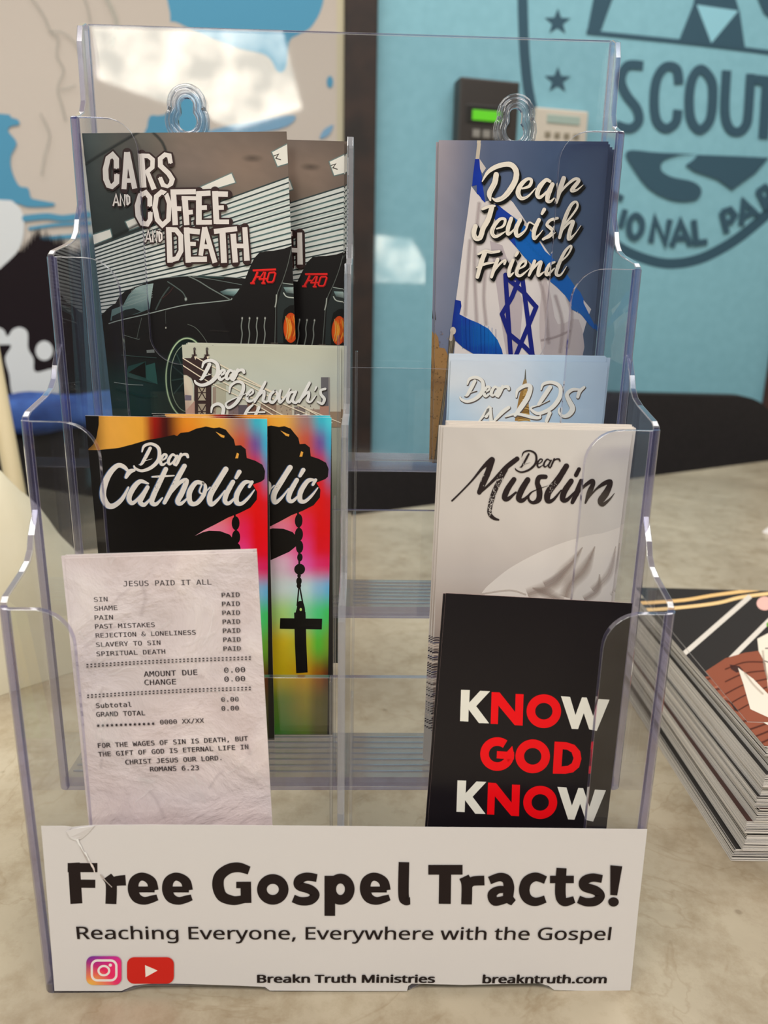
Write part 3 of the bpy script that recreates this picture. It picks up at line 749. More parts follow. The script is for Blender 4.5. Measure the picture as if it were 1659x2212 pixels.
# F40 in red
RED = (226, 36, 34)
for c_, g_, of in (((120, 20, 20), 5, (3, 4)), (RED, 0, (0, 0))):
    a.strokes([[(950,279,12),(1116,272,13)], [(985,288,14),(968,330,14),(948,368,14)], [(964,327),(1000,324)], [(932,370),(965,370)], [(1030,290,8),(996,340,8)], [(992,342),(1050,338)], [(1040,290,12),(1024,370,12)], [(1012,370),(1040,370)],
               [(1072,295),(1104,292),(1112,300),(1098,352),(1088,362),(1060,362),(1052,352),(1066,300),(1074,294)]], 10, c_, straight=True, cap='butt', grow=g_, off=of)
# title
a.crop(200, 310, 4.608)
T_ = [[(243,252,52),(243,160,52),(205,115,50),(160,150,50),(135,260,56),(140,360,56),(165,420,52),(200,432,46),(245,390,52),(248,308,52)],
      [(318,458,50),(345,90,50)], [(352,90,50),(425,452,52)], [(330,372,42),(415,372,42)],
      [(495,105,46),(518,442,50)], [(490,125,44),(560,128,44),(603,165,44),(600,240,44),(535,295,44)], [(550,285,42),(618,460,52)],
      [(782,200,44),(768,125,46),(725,115,44),(678,155,46),(680,225,50),(760,300,50),(798,360,50),(785,405,46),(750,432,30),(705,415,46),(675,342,44)],
      [(575,628,48),(575,540,48),(535,490,46),(480,520,50),(452,620,54),(460,720,54),(500,795,50),(550,805,46),(578,760,46),(580,685,46)],
      [(735,500,46),(690,485,46),(640,530,48),(625,640,50),(650,760,50),(700,815,46),(760,760,46),(768,600,46),(735,500,46)],
      [(808,480,56),(828,815,54)], [(780,486,52),(1032,482,52)], [(835,650,46),(888,652,46)],
      [(922,550,60),(942,815,54)], [(890,545,40),(1040,548,40)], [(940,690,46),(1002,684,46)],
      [(1062,480,56),(1062,810,56)], [(1040,504,52),(1178,496,52)], [(1070,642,46),(1142,640,46)], [(1045,788,46),(1192,786,46)],
      [(1222,476,58),(1238,802,58)], [(1196,504,54),(1350,508,54)], [(1235,642,44),(1310,640,44)], [(1230,782,46),(1362,782,46)],
      [(762,835,54),(776,1188,54)], [(760,858,48),(835,862,48),(882,920,48),(885,1070,48),(845,1145,48),(768,1166,48)],
      [(940,838,56),(958,1188,56)], [(915,864,54),(1072,882,54)], [(955,1000,42),(1032,1002,42)], [(945,1156,54),(1142,1152,54)],
      [(1118,835,46),(1080,1118,46)], [(1120,835,46),(1222,1188,50)], [(1088,1026,44),(1180,1030,44)],
      [(1212,878,50),(1442,850,50)], [(1296,870,60),(1312,1190,60)],
      [(1402,900,56),(1425,1186,54)], [(1518,836,50),(1540,1168,56)], [(1420,1020,46),(1535,1022,46)]]
SM = [[(212,624),(240,508),(268,624)], [(222,588),(258,588)], [(284,624),(284,512),(325,620),(328,508)], [(345,512),(352,615)], [(345,512),(372,535),(374,590),(350,615)],
      [(532,986),(560,870),(588,986)], [(542,950),(578,950)], [(606,986),(604,876),(644,984),(648,872)], [(664,878),(672,980)], [(664,878),(692,900),(694,955),(670,980)]]
OUTL = (52, 34, 34)
a.strokes(T_, 48, OUTL, straight=True, cap='round', grow=34)
a.strokes(SM, 17, OUTL, straight=True, cap='round', grow=14)
a.strokes(T_, 48, (218, 212, 208), straight=True, cap='butt')
a.micro = 0
for g in T_:
    for p in (g if len(g) > 2 else []): a.ell(p[0], p[1], p[2]*.0+8, 8, (218,212,208), n=6); a.h -= a.step
a.up()
a.strokes(SM, 17, (218, 212, 208), straight=True, cap='butt')
a.build('cover_print', INK, cars, clip=(0, W1, 0, H1))
# the second one has slipped to the right, the rest are edge-on behind it
def add_copy(src, M_, label, group):
    c = src.copy(); COL.objects.link(c); c.matrix_world = M_; c['label'] = label; c['group'] = group
    for ch in list(src.children):
        d = ch.copy(); COL.objects.link(d); d.parent = c
    return c
F1b, W1b = card_frame((345, 300), (743, 310), 120.0, 0.0, H1)
sfac = 1.0
def right_frame(px, y, U=(1, 0.0, -0.012), W_=W1):
    d = ray(*px); t = (y-CAM.y)/d.y; P = CAM+d*t; U = Vector(U).normalized(); return Frame(P-U*W_, U, Vector((0, 0, -1)))
F1b = right_frame((744, 308), 119.0, (1, 0, -.004))
add_copy(cars, F1b.matrix(), 'cars and coffee tract slipped right behind the front one in the top left pocket', 'cars tracts in the top left pocket')
for k in range(6):
    add_copy(cars, F1b.matrix(0.5+.28*k+random.uniform(-.15, .15), random.uniform(-1.0, .6), -.6-.62*k), 'cars tract at the back of the top left pile, only its edge showing', 'cars tracts in the top left pocket')

# ---- 2. Jewish friend tract --------------------------------------------------------
H2 = 136.5
F2, W2 = card_frame((948, 309), (1315, 312), 107.0, 0.02, H2)
jew = make_card('flag_tract', F2, W2, H2, simple('slate_card_ground', (86, 100, 126), 0.4), 'dear Jewish friend tract with blue and white flag, front of top right pocket', 'flag tracts in the top right pocket', back_m=noisy('brown_card_back', (130, 92, 52), (176, 140, 92), 60, 0.6))
a = Art(F2); a.crop(0, 0, 1)
a.grid([(920, 300), (1340, 300), (1340, 800), (920, 800)], [[(158,150,158),(84,96,124),(66,82,112),(62,74,100)], [(140,138,152),(78,94,124),(70,88,116),(66,78,104)], [(122,126,146),(84,102,130),(80,98,124),(74,88,112)], [(104,112,136),(86,100,126),(84,100,122),(84,98,116)]], amp=.03)
a.stroke([(1036,300),(1031,345)], 8, (186, 176, 162))
W5 = (1000, 320, 5.53)
P = []
a.poly([(1018,402),(1011,456),(1000,533),(992,596),(985,647),(978,707),(983,734),(980,775),(1255,775),(1257,729),(1270,685),(1277,668),(1233,615),(1192,557),(1170,524),(1148,497),(1127,465),(1108,437),(1090,421),(1048,436),(1030,418)], (206, 200, 200))
a.poly([(1058,520),(1085,530),(1110,600),(1130,650),(1120,775),(1095,775),(1082,690),(1070,600)], (176, 166, 172)); a.poly([(1175,600),(1190,640),(1205,700),(1250,690),(1257,775),(1180,775),(1165,700)], (186, 176, 178), sm=3)
for p in ([(1035,440),(1025,560),(1030,700)], [(1050,560),(1045,640),(1050,700)], [(1150,560),(1175,640),(1185,740)], [(1200,640),(1215,700),(1210,760)], [(1225,640),(1235,680),(1225,750)], [(1015,520),(1008,620),(1005,680)]):
    a.stroke(p, 12, (172, 160, 162), soft=True, a=.6)
a.stroke([(1170,735),(1200,728),(1230,715)], 8, (160, 146, 148), soft=True, a=.6)
a.crop(*W5)
a.poly([(145,130),(196,130),(205,250),(225,330),(240,480),(268,655),(225,615),(190,555),(165,545),(165,440),(110,455),(120,330)], [(24,44,140)]*2+[(24,56,160)]*4+[(20,50,150)]*6)
a.poly([(196,125),(275,240),(230,305),(205,250)], (196, 188, 182))
a.poly([(360,690),(400,662),(480,730),(560,790),(640,850),(740,930),(830,1010),(920,1130),(980,1230),(1060,1300),(1130,1380),(1250,1520),(1330,1640),(1400,1720),(1440,1800),(1440,1850),(1560,2090),(1600,2200),(1500,2100),(1430,2010),(1300,1880),(1220,1760),(1120,1659),(1000,1560),(880,1440),(740,1310),(640,1190),(560,1100),(450,960),(350,800)], (24, 92, 172))
a.poly([(360,690),(400,662),(480,730),(560,790),(610,850),(600,1000),(640,1190),(560,1100),(450,960),(350,800)], (28, 60, 152))
for k in range(16):
    t = k/15; a.stroke([(560+500*t, 900+560*t-30), (640+500*t, 1040+560*t-30)], 24, (30, 116, 200), soft=True, a=.35, lift=False)
a.up()
a.crop(920, 560, 4.1475)
a.micro = 0.0002
for k in range(60):
    x = 1290+random.uniform(0, 180); y = 420+(x-1290)*.55; a.stroke([(x, y-10), (x+8, y+random.uniform(5, 30))], 8, (30, 96, 170), lift=False, cap='butt')
a.up(); a.micro = .0016
a.poly([(262,362),(312,374),(318,420),(300,492),(380,535),(470,572),(560,622),(640,720),(680,810),(700,900),(560,880),(430,850),(330,790),(262,728),(232,600)], [(24,44,130),(26,50,140),(24,50,140),(26,60,150),(26,66,156),(26,80,168),(22,96,176),(20,100,178),(20,76,160),(20,70,150),(20,70,150),(22,64,146),(22,56,140),(22,48,136),(24,44,130)])
for k in range(10): a.stroke([(320+k*34, 520+k*12), (330+k*33, 800+k*8)], 12, random.choice([(28,110,190),(20,44,130)]), a=.45, soft=True, lift=False)
a.up()
a.strokes([[(712,140),(735,500),(762,900)], [(862,160),(905,480),(960,900)], [(715,160),(870,290),(985,425)], [(988,425),(920,590),(790,900)], [(838,170),(770,340),(682,488)], [(680,490),(745,670),(880,780),(975,880)]], 40, (30, 38, 118), straight=True, cap='round')
a.poly([(735,120),(850,120),(850,190),(735,190)], (30, 38, 118))
# stones and flag pole at the lower left
a.poly([(60,470),(85,480),(75,560),(70,640),(110,700),(118,790),(170,800),(196,860),(200,960),(170,1300),(120,1600),(60,2100),(0,2100),(0,800)], (146, 112, 72))
random.seed(11)
a.micro = 0.0003
for k in range(150):
    y = random.uniform(640, 1830); x = random.uniform(20, max(90, 190-(y-860)*.1)); a.ell(x, y, random.uniform(3, 14), random.uniform(4, 12), random.choice([(96,70,44),(176,142,96),(120,88,54),(60,44,30),(164,130,86)]), a=.55, n=8, soft=True); a.h -= a.step*.96
a.up()
a.stroke([(80,470),(84,540)], 10, (40, 30, 24)); a.stroke([(66,830),(70,960),(66,1040)], 14, (40, 30, 24))
a.poly([(196,860),(206,700),(232,640),(262,720),(240,860),(205,1000),(120,1640),(90,1900),(60,1900),(110,1500),(170,1100)], (84, 78, 70))
a.stroke([(232,700),(212,860),(160,1280),(86,1860)], 18, (128, 120, 104)); a.stroke([(232,700),(212,860),(160,1280),(86,1860)], 5, (70, 66, 58)); a.ell(242, 640, 26, 34, (190, 180, 170)); a.stroke([(232,650),(222,720)], 26, (178, 168, 156))
# lettering
a.micro = .0016
a.crop(*W5)
J_ = [[(228,400,12),(300,285,40),(420,215,52),(560,198,58),(630,270,60),(625,380,62),(560,500,62),(480,590,54),(400,625,40),(350,600,16)], [(395,318,58),(375,420,62),(315,540,58),(325,625,20)],
      [(705,485,20),(790,455,34),(815,385,34),(765,372,36),(690,440,50),(655,530,54),(690,600,44),(770,580,26),(865,480,10)],
      [(1035,398,34),(985,385,42),(910,470,54),(885,555,50),(925,588,34),(1050,470,18)], [(1065,435,48),(1020,540,56),(1005,625,46),(1040,640,30),(1085,600,14)],
      [(1200,362,50),(1160,480,52),(1110,650,34)], [(1140,560,16),(1230,450,26),(1330,372,34),(1378,392,40),(1310,480,46),(1300,512,38),(1360,500,22),(1432,440,6)],
      [(232,730,28),(300,702,34),(378,692,20)], [(345,702,50),(300,850,56),(240,960,54),(205,1065,56),(150,1078,52),(128,1010,52),(148,935,50)],
      [(400,965,16),(480,930,28),(500,855,32),(440,850,34),(370,930,44),(345,1010,46),(390,1058,36),(500,1000,12)],
      [(575,840,40),(535,960,46),(540,1028,36),(620,960,18),(672,860,26)], [(680,858,44),(630,970,48),(650,1050,42),(740,985,22),(785,890,20),(850,918,14)],
      [(905,858,42),(850,980,48),(848,1078,40),(900,1040,18),(950,980,8)], [(968,735,42),(940,785,30)],
      [(1125,838,30),(1040,862,32),(1000,915,34),(1040,955,40),(1070,990,40),(1030,1040,34),(955,1090,30)], [(950,1085,14),(1020,1070,18),(1100,1010,10)],
      [(1165,965,14),(1270,840,22),(1360,710,24),(1350,645,26),(1290,680,36),(1215,840,44),(1150,1070,34)], [(1165,1010,14),(1250,905,26),(1312,880,38),(1275,985,46),(1262,1085,42),(1330,1030,16),(1405,925,6)],
      [(180,1268,22),(260,1232,36),(340,1245,34),(432,1232,26)], [(262,1245,48),(215,1370,52),(170,1540,40)], [(165,1425,18),(270,1382,30),(365,1368,16)],
      [(412,1330,40),(370,1440,42),(338,1540,32)], [(360,1490,12),(440,1380,24),(500,1345,30),(492,1385,24)],
      [(595,1340,38),(552,1450,42),(552,1525,36),(600,1490,14)], [(648,1250,34),(626,1288,26)],
      [(665,1445,14),(735,1402,26),(745,1350,28),(690,1368,30),(650,1440,38),(640,1505,38),(690,1522,28),(795,1435,8)],
      [(852,1350,36),(820,1440,38),(785,1520,28)], [(810,1480,12),(885,1385,26),(930,1362,34),(902,1450,42),(900,1520,36),(965,1478,12)],
      [(1092,1362,22),(1030,1392,34),(992,1470,40),(1005,1512,34),(1090,1435,14)], [(1110,1405,10),(1235,1290,18),(1290,1195,22),(1275,1170,24),(1205,1250,34),(1130,1420,42),(1112,1508,36),(1165,1512,22),(1235,1412,6)]]
a.strokes(J_, 40, (14, 12, 18), soft=True, grow=72, a=.42, off=(14, 20))
a.strokes(J_, 40, (16, 12, 16), grow=16, off=(10, 14)); a.strokes(J_, 40, (16, 12, 16), grow=8, off=(26, 34))
a.strokes(J_, 40, (226, 216, 204), scale=1.08, jit=.04)
random.seed(5)
for g in J_:
    if len(g) > 3:
        g2 = [(p[0]+random.uniform(-3, 3), p[1]+random.uniform(-3, 3)) for p in g[1:-1]]
        o_ = g[1][2]*.22; a.stroke([(x+o_, y+o_*.3) for x, y in g2][-3:], 2.0, (90, 80, 76), a=.6, lift=False)
a.up()
a.build('cover_print', INK, jew, clip=(0, W2, 0, H2))
F2b = Frame(F2.O, F2.U, F2.V)
for k in range(9):
    add_copy(jew, F2.matrix((-1.6-.0*k if k % 3 == 1 else 0)+(.55*k if k % 3 else .3*k), -1.0+.12*k+random.uniform(-.3, .3), -.6*(k+1), -.002*k),
             'flag tract packed behind the front one in the top right pocket', 'flag tracts in the top right pocket')
brn = simple('tan_edge', (150, 112, 66), .6)
F2c = F2
c = make_card('flag_tract', F2, W2+2.4, H2, noisy('tan_brown_cover', (128, 90, 50), (172, 134, 84), 70, 0.5), 'brown backed tract turned round behind the flag tracts, its side showing', 'flag tracts in the top right pocket')
c.matrix_world = F2.matrix(0.6, -.2, -6.4, -.006)

# ---- 3. Jehovah's witness tract ------------------------------------------------------
H3 = 142.0
F3, W3 = card_frame((393, 745), (737, 752), 78.0, 0.03, 110)
HH3 = 112.0
jeh = make_card('bridge_tract', F3, W3, HH3, simple('grey_green_card', (184, 188, 172), 0.4), "dear Jehovah's Witness tract with bridge, front of second left pocket", 'bridge tracts in the second left pocket')
a = Art(F3); a.crop(380, 730, 4.1475)
a.grid([(40,40),(1520,40),(1520,760),(40,760)], [[(186,188,172)]*3, [(192,196,184),(188,194,184),(186,192,184)], [(186,184,168),(196,190,174),(196,188,172)]], 6, 6, amp=.02)
DB = (60, 46, 46); CC = (222, 210, 190)
for (x0, x1, y0, c_) in ((330,360,440,(150,134,122)), (360,450,410,(170,168,150)), (470,560,560,(120,104,106)), (560,640,600,(92,84,92)), (640,720,575,(110,80,70)), (760,900,580,(140,118,104)), (900,1040,600,(168,152,134)), (1060,1160,615,(120,110,108)), (1200,1300,640,(150,128,116)), (1300,1366,352,(104,102,108)), (1366,1380,352,(140,136,134)), (1290,1370,610,(170,130,116)), (1380,1500,660,(150,130,110))):
    a.poly([(x0,y0),(x1,y0),(x1,800),(x0,800)], c_)
a.micro = 0.0002
for k in range(90): x = random.uniform(340, 1250); y = random.uniform(600, 780); a.stroke([(x, y), (x+random.uniform(-6, 6), y+14)], 5, random.choice([(90,70,66),(190,170,150),(120,96,86)]), cap='butt', lift=False)
a.up(); a.micro = .0016
a.poly([(62,180),(300,182),(322,230),(318,460),(318,800),(165,800),(165,420),(140,360),(95,330),(66,330)], DB)
a.poly([(66,345),(95,332),(130,365),(150,420),(160,560),(160,800),(66,800)], [(206,196,178)]*5+[(170,130,120)]*2); a.poly([(82,510),(140,515),(140,560),(82,560)], (112,104,120)); a.poly([(82,660),(170,560),(170,800),(82,800)], (176,140,128))
a.poly([(200,420),(268,420),(268,560),(200,560)], (168,158,140)); a.poly([(200,590),(268,590),(268,800),(200,800)], (156,144,128))
for q in (430, 600): a.strokes([[(200,q),(268,q+120)], [(268,q),(200,q+120)], [(200,q+60),(268,q+60)]], 9, DB, straight=True)
for x in (168, 280): a.stroke([(x-14,180,34),(x,150,18),(x,130,16),(x-2,112,14)], 16, DB); a.ell(x, 98, 12, 14, (84,80,78)); a.stroke([(x-22,152),(x+18,152)], 9, DB); a.poly([(x-4,165),(x+18,165),(x+8,198)], CC)
for p in ([(62,180),(310,330),(700,545),(900,660),(1100,760)], [(62,245),(300,395),(560,520),(700,590),(840,670),(980,760)], [(190,178),(420,300),(760,440),(1000,560),(1330,700),(1480,760)], [(400,240),(740,420),(900,500),(1250,680),(1400,760)], [(320,250),(560,370),(760,480),(960,590),(1200,690),(1320,740)]):
    a.stroke(p, 9, CC); 
JV = [[(480,488,12),(492,430,20),(545,392,22),(600,408,24),(600,475,30),(545,575,30),(475,625,22),(448,590,16),(500,552,10),(640,492,6)],
      [(640,525,10),(690,490,16),(682,462,18),(645,500,24),(640,555,24),(675,565,18),(720,530,8)],
      [(802,395,22),(745,500,26),(705,572,18)], [(720,545,10),(785,475,20),(790,510,26),(782,560,24),(815,570,16),(850,535,8)],
      [(888,470,20),(850,505,24),(838,555,26),(868,578,22),(905,535,20),(908,490,18),(888,470,16)],
      [(938,470,22),(925,520,26),(935,575,24),(985,520,14),(1022,455,12)],
      [(1065,485,16),(1025,490,22),(1000,550,26),(1020,575,20),(1070,505,12)], [(1075,480,22),(1045,555,26),(1075,580,20),(1110,545,8)],
      [(1197,402,24),(1145,500,26),(1105,572,18)], [(1125,545,10),(1185,482,18),(1190,515,26),(1180,560,24),(1210,570,16),(1255,515,6)],
      [(1258,440,16),(1245,470,8)], [(1338,455,20),(1300,468,20),(1300,505,24),(1330,545,26),(1312,588,22),(1272,572,16)],
      [(318,665,12),(330,610,22),(385,590,26),(428,630,30),(410,720,30)], [(690,598,14),(645,640,26),(600,730,24)], [(745,622,26),(700,720,24)], [(640,668,10),(795,662,14)], [(1040,705,20),(1100,690,20)], [(1120,700,20),(1170,690,18)]]
for c_, g_, of in (((56, 48, 48), 7, (4, 6)), ((236, 228, 222), 2, (0, 0))):
    a.strokes(JV, 20, c_, grow=g_, off=of); dear(a, (165, 190, 620, 440), c_, 1.15, grow=g_, off=of)
a.build('cover_print', INK, jeh, clip=(0, W3, 0, HH3))
for k in range(3):
    add_copy(jeh, F3.matrix([2.2, 1.4, .8][k], [-.9, -.5, .3][k], -.7*(k+1)), 'bridge tract behind the front one in the second left pocket', 'bridge tracts in the second left pocket')
# lower part of the same tract shows right of the catholic tracts: pale windows of a tower block
TW = make_card('tower_tract', F3, W3, HH3+30, simple('dark_teal_cover', (34, 48, 50), 0.4), 'tract with a pale tower block cover, only a strip showing at the second left pocket', 'bridge tracts in the second left pocket')
FT = right_frame((742, 768), 88.0, (1, 0, 0), W3); TW.matrix_world = FT.matrix()
a = Art(FT); a.crop(0, 0, 1)
a.poly([(700,890),(760,890),(760,1100),(700,1100)], (188, 168, 138))
random.seed(2)
a.micro = 0
for j in range(34):
    y = 898+j*6.0
    for i in range(9): a.poly([(700+i*5.2,y),(702.6+i*5.2,y),(702.6+i*5.2,y+3.6),(700+i*5.2,y+3.6)], (104, 84, 62) if not 14 < j < 18 else (20,18,18)); a.h -= a.step
a.up(); a.poly([(700,1055),(760,1055),(760,1300),(700,1300)], (30, 40, 42))
for y in (1085, 1150, 1215): a.poly([(700,y),(760,y),(760,y+16),(700,y+16)], (176, 132, 88))
a.build('cover_print', INK, TW, clip=(0, W3, 0, HH3+30))

# ---- 4. LDS tract --------------------------------------------------------------------
F4, W4 = card_frame((974, 778), (1314, 783), 77.0, 0.03, 110)
lds = make_card('spire_tract', F4, W4, HH3, simple('pale_blue_card', (186, 204, 222), 0.4), 'dear LDS tract with golden spire, front of second right pocket', 'spire tracts in the second right pocket', edge_m=simple('pale_blue_edge', (196, 212, 228), .5))
a = Art(F4); a.crop(940, 750, 3.770)
a.grid([(80,50),(1480,50),(1480,700),(80,700)], [[(196,208,224),(196,208,224),(178,200,222),(170,194,218)], [(206,214,226),(200,210,224),(176,198,220),(170,192,214)], [(176,200,222),(206,214,224),(168,192,216),(172,194,216)], [(160,190,216),(176,198,220),(160,186,212),(166,190,214)]], amp=.012)
a.poly([(733,180),(737,180),(742,262),(748,300),(722,300),(728,240)], (92, 92, 88)); a.poly([(722,262),(744,262),(758,400),(770,600),(648,600),(680,420),(700,340)], [(150,128,90)]*2+[(150,116,66)]*5)
for k in range(26): y = 320+k*11; w_ = 12+(k*2.1); a.stroke([(738-w_, y+8), (738, y), (738+w_*.6, y+8)], 4, random.choice([(96,72,36),(206,176,110),(120,90,44)]), straight=True, cap='butt', lift=False)
a.up()
LD = [[(660,405,12),(672,350,24),(735,312,30),(775,325,34),(750,410,40),(690,500,38),(650,555,22)], [(572,566,10),(640,545,18),(700,548,22),(800,572,26),(850,572,22),(856,550,8)],
      [(862,345,10),(880,300,22),(950,285,26),(1015,320,30),(1015,400,34),(950,490,32),(850,538,26),(795,520,22),(782,490,14),(850,468,6),(928,432,3)], [(935,325,32),(885,400,34),(842,465,24)],
      [(1160,405,24),(1175,360,28),(1212,325,20)], [(1175,345,18),(1115,345,26),(1072,385,30),(1092,440,38),(1118,500,42),(1085,550,36),(1040,560,24),(1008,530,16),(1010,495,10)],
      [(355,605,12),(440,495,34),(415,560,30)], [(470,610,16),(545,530,30),(598,490,26)], [(932,535,30),(905,600,26)], [(450,500,20),(455,600,30)]]
for c_, g_, of in (((92, 84, 82), 7, (4, 6)), ((234, 226, 220), 1, (0, 0))):
    a.strokes(LD, 20, c_, grow=g_, off=of); dear(a, (197, 235, 607, 457), c_, 1.15, grow=g_, off=of)
a.build('cover_print', INK, lds, clip=(0, W4, 0, HH3))
for k in range(4):
    add_copy(lds, F4.matrix([-.8, 1.2, .2, -.5][k], [-2.2, -1.8, -1.2, -2.4][k], -.75*(k+1)), 'spire tract behind the front one in the second right pocket', 'spire tracts in the second right pocket')

# ---- 5. Catholic tract ---------------------------------------------------------------
HC = 143.5
F5b, W5c = card_frame((325, 897), (716, 901), 61.0, 0.03, HC)
F5, W5c2 = card_frame((184, 898), (577, 905), 57.5, 0.03, HC)
cath = make_card('rosary_tract', F5, W5c2, HC, simple('black_cover', (24, 20, 20), 0.4), 'dear Catholic tract with rosary hand, front of third left pocket', 'rosary tracts in the third left pocket')
a = Art(F5); a.crop(0, 0, 1)
O_ = (246,162,70); rows = [
 [(40,24,20),O_,(236,160,60),(150,30,20),(64,20,22),(232,140,40),(250,165,66),(150,120,120),(56,176,200),(80,205,220)],
 [(40,24,20),O_,(236,160,60),(130,24,20),(60,20,22),(220,120,40),(244,156,50),(190,80,60),(110,80,150),(60,170,205)],
 [O_,O_,(236,160,60),(130,24,20),(60,20,22),(220,120,40),(236,150,40),(214,80,36),(210,40,50),(110,120,170)],
 [(250,170,190)]*5+[(236,140,150),(230,110,40),(222,40,30),(226,26,26),(214,30,40)],
 [(240,180,190)]*5+[(240,168,180),(238,120,150),(236,40,90),(240,14,24),(240,20,30)],
 [(238,190,200)]*5+[(238,190,200),(240,130,170),(238,60,130),(240,16,36),(240,20,40)],
 [(226,224,224)]*5+[(226,222,226),(226,190,210),(224,90,170),(232,50,110),(232,40,100)],
 [(210,224,222)]*5+[(214,226,222),(208,226,228),(190,220,236),(140,190,236),(104,180,236)],
 [(200,214,130)]*5+[(190,216,120),(176,222,130),(130,214,160),(80,206,130),(70,200,100)],
 [(234,190,40)]*5+[(232,190,30),(240,196,40),(190,196,60),(90,190,60),(120,170,56)],
 [(236,186,30)]*5+[(238,190,30),(246,196,30),(224,170,30),(160,96,30),(96,46,30)],
 [(60,150,44)]*5+[(60,150,44),(120,156,50),(176,160,50),(110,100,44),(88,84,48)],
 [(56,146,40)]*5+[(60,150,40),(64,150,40),(110,150,40),(98,96,46),(88,88,46)]]
a.grid([(184,898),(577,905),(580,1602),(214,1602)], rows, 45, 72, xs=[0,.14,.30,.37,.44,.56,.72,.86,.94,1], ys=[0,.07,.14,.24,.32,.38,.43,.50,.58,.68,.785,.88,1], amp=.015)
BKK = (22, 17, 18)
a.crop(170, 880, 2.9105)
a.poly([(30,40),(126,50),(126,110),(112,190),(90,235),(60,262),(30,275)], BKK)
a.poly([(30,268),(120,268),(250,255),(340,232),(430,205),(520,190),(600,172),(618,180),(640,160),(690,155),(740,133),(800,120),(850,130),(885,125),(925,140),(945,165),(975,200),(985,240),(1020,238),(1050,262),(1057,318),(1110,335),(1155,360),(1172,400),(1168,450),(1150,465),(1095,486),(1122,530),(1120,580),(1080,630),(1010,665),(940,692),(860,735),(790,770),(730,808),(780,785),(820,775),(890,778),(950,800),(990,850),(985,880),(930,925),(840,965),(780,990),(600,1080),(300,1300),(300,2150),(30,2150)], BKK)
a.poly([(860,152),(900,172),(918,178),(914,192),(895,186)], O_); a.poly([(995,285),(1008,292),(1002,320),(984,320)], O_)
a.crop(0, 0, 1)
dx = -139
def bead(x, y, rx, ry): a.ell(x+dx, y, rx, ry, BKK, n=16); a.h -= a.step*.9
for x, y, rx, ry in ((648,1130,8.5,15),(649,1160,9,15),(651,1187,8,14),(652,1210,6,9),(652,1236,12,12),(651,1262,6,9),(651,1250,4,5),(651,1272,5,6)): bead(x, y, rx, ry)
a.up()
a.stroke([(646+dx,1112),(649+dx,1150),(652+dx,1275)], 4, BKK); a.stroke([(651+dx,1275),(648+dx,1315)], 3, BKK); a.stroke([(653+dx,1275),(661+dx,1315)], 3, BKK)
a.stroke([(655+dx,1312,14),(656+dx,1322,18),(655+dx,1334,22)], 10, BKK); a.ell(656+dx, 1324, 2.6, 3.4, (190,220,120))
a.strokes([[(654+dx,1330),(657+dx,1400),(661+dx,1462)]], 25, BKK, cap='butt', straight=True); a.strokes([[(611+dx,1354),(703+dx,1356)]], 23, BKK, cap='butt', straight=True)
a.crop(200, 940, 4.3658)
CT = [[(392,330,30),(350,345,44),(318,395,30)], [(345,350,20),(300,300,38),(240,285,44),(170,350,52),(115,460,60),(100,570,60),(140,655,56),(200,665,48),(280,600,38),(340,490,16)],
      [(525,455,18),(450,435,40),(385,500,50),(345,590,48),(375,640,38),(440,590,28),(520,490,30)], [(520,490,38),(470,580,46),(450,630,44),(490,655,36),(545,600,16)],
      [(692,320,44),(640,430,48),(580,560,50),(560,630,46),(600,650,34),(660,590,14)], [(565,392,14),(640,388,20),(770,380,12)],
      [(868,290,44),(790,430,48),(680,635,36)], [(730,560,16),(820,450,34),(885,430,46),(850,530,52),(805,620,48),(835,645,34),(900,590,14)],
      [(1040,452,34),(975,448,42),(915,540,50),(925,635,46),(985,640,40),(1050,560,40),(1065,480,30),(1040,450,20)], [(1030,470,14),(1010,530,16),(1045,550,14),(1110,490,12)],
      [(1258,320,50),(1190,430,52),(1110,570,54),(1120,650,44),(1180,610,26),(1250,520,12)],
      [(1325,440,42),(1265,550,48),(1250,620,44),(1290,640,32),(1370,560,12)], [(1385,345,42),(1355,400,32)],
      [(1505,440,30),(1480,485,26)], [(1490,440,24),(1430,450,42),(1365,550,48),(1360,630,46),(1405,645,34),(1470,590,26),(1528,515,10)]]
a.strokes(CT, 40, (70, 100, 140), grow=3, off=(-7, 1)); dear(a, (385, 70, 910, 355), (70, 100, 140), 1.05, off=(-5, 1))
a.strokes(CT, 40, (218, 212, 206), jit=.03); dear(a, (385, 70, 910, 355), (218, 212, 206), 1.05, jit=.03)
a.micro = 0
random.seed(9); speckle(a, [(600,480),(590,500),(620,450),(760,440),(1150,520),(500,215),(470,250)], 34, 60, BKK, 4)
a.build('cover_print', INK, cath, clip=(0, W5c2, 0, HC))
add_copy(cath, Frame(F5b.O, F5b.U, F5b.V).matrix(W5c-W5c2, .2), 'dear Catholic tract slipped right so its cross shows below the front one', 'rosary tracts in the third left pocket')
add_copy(cath, Frame(F5b.O, F5b.U, F5b.V).matrix(W5c-W5c2-.5, -.5, -.6), 'dear Catholic tract just behind the slipped one, edge only', 'rosary tracts in the third left pocket')

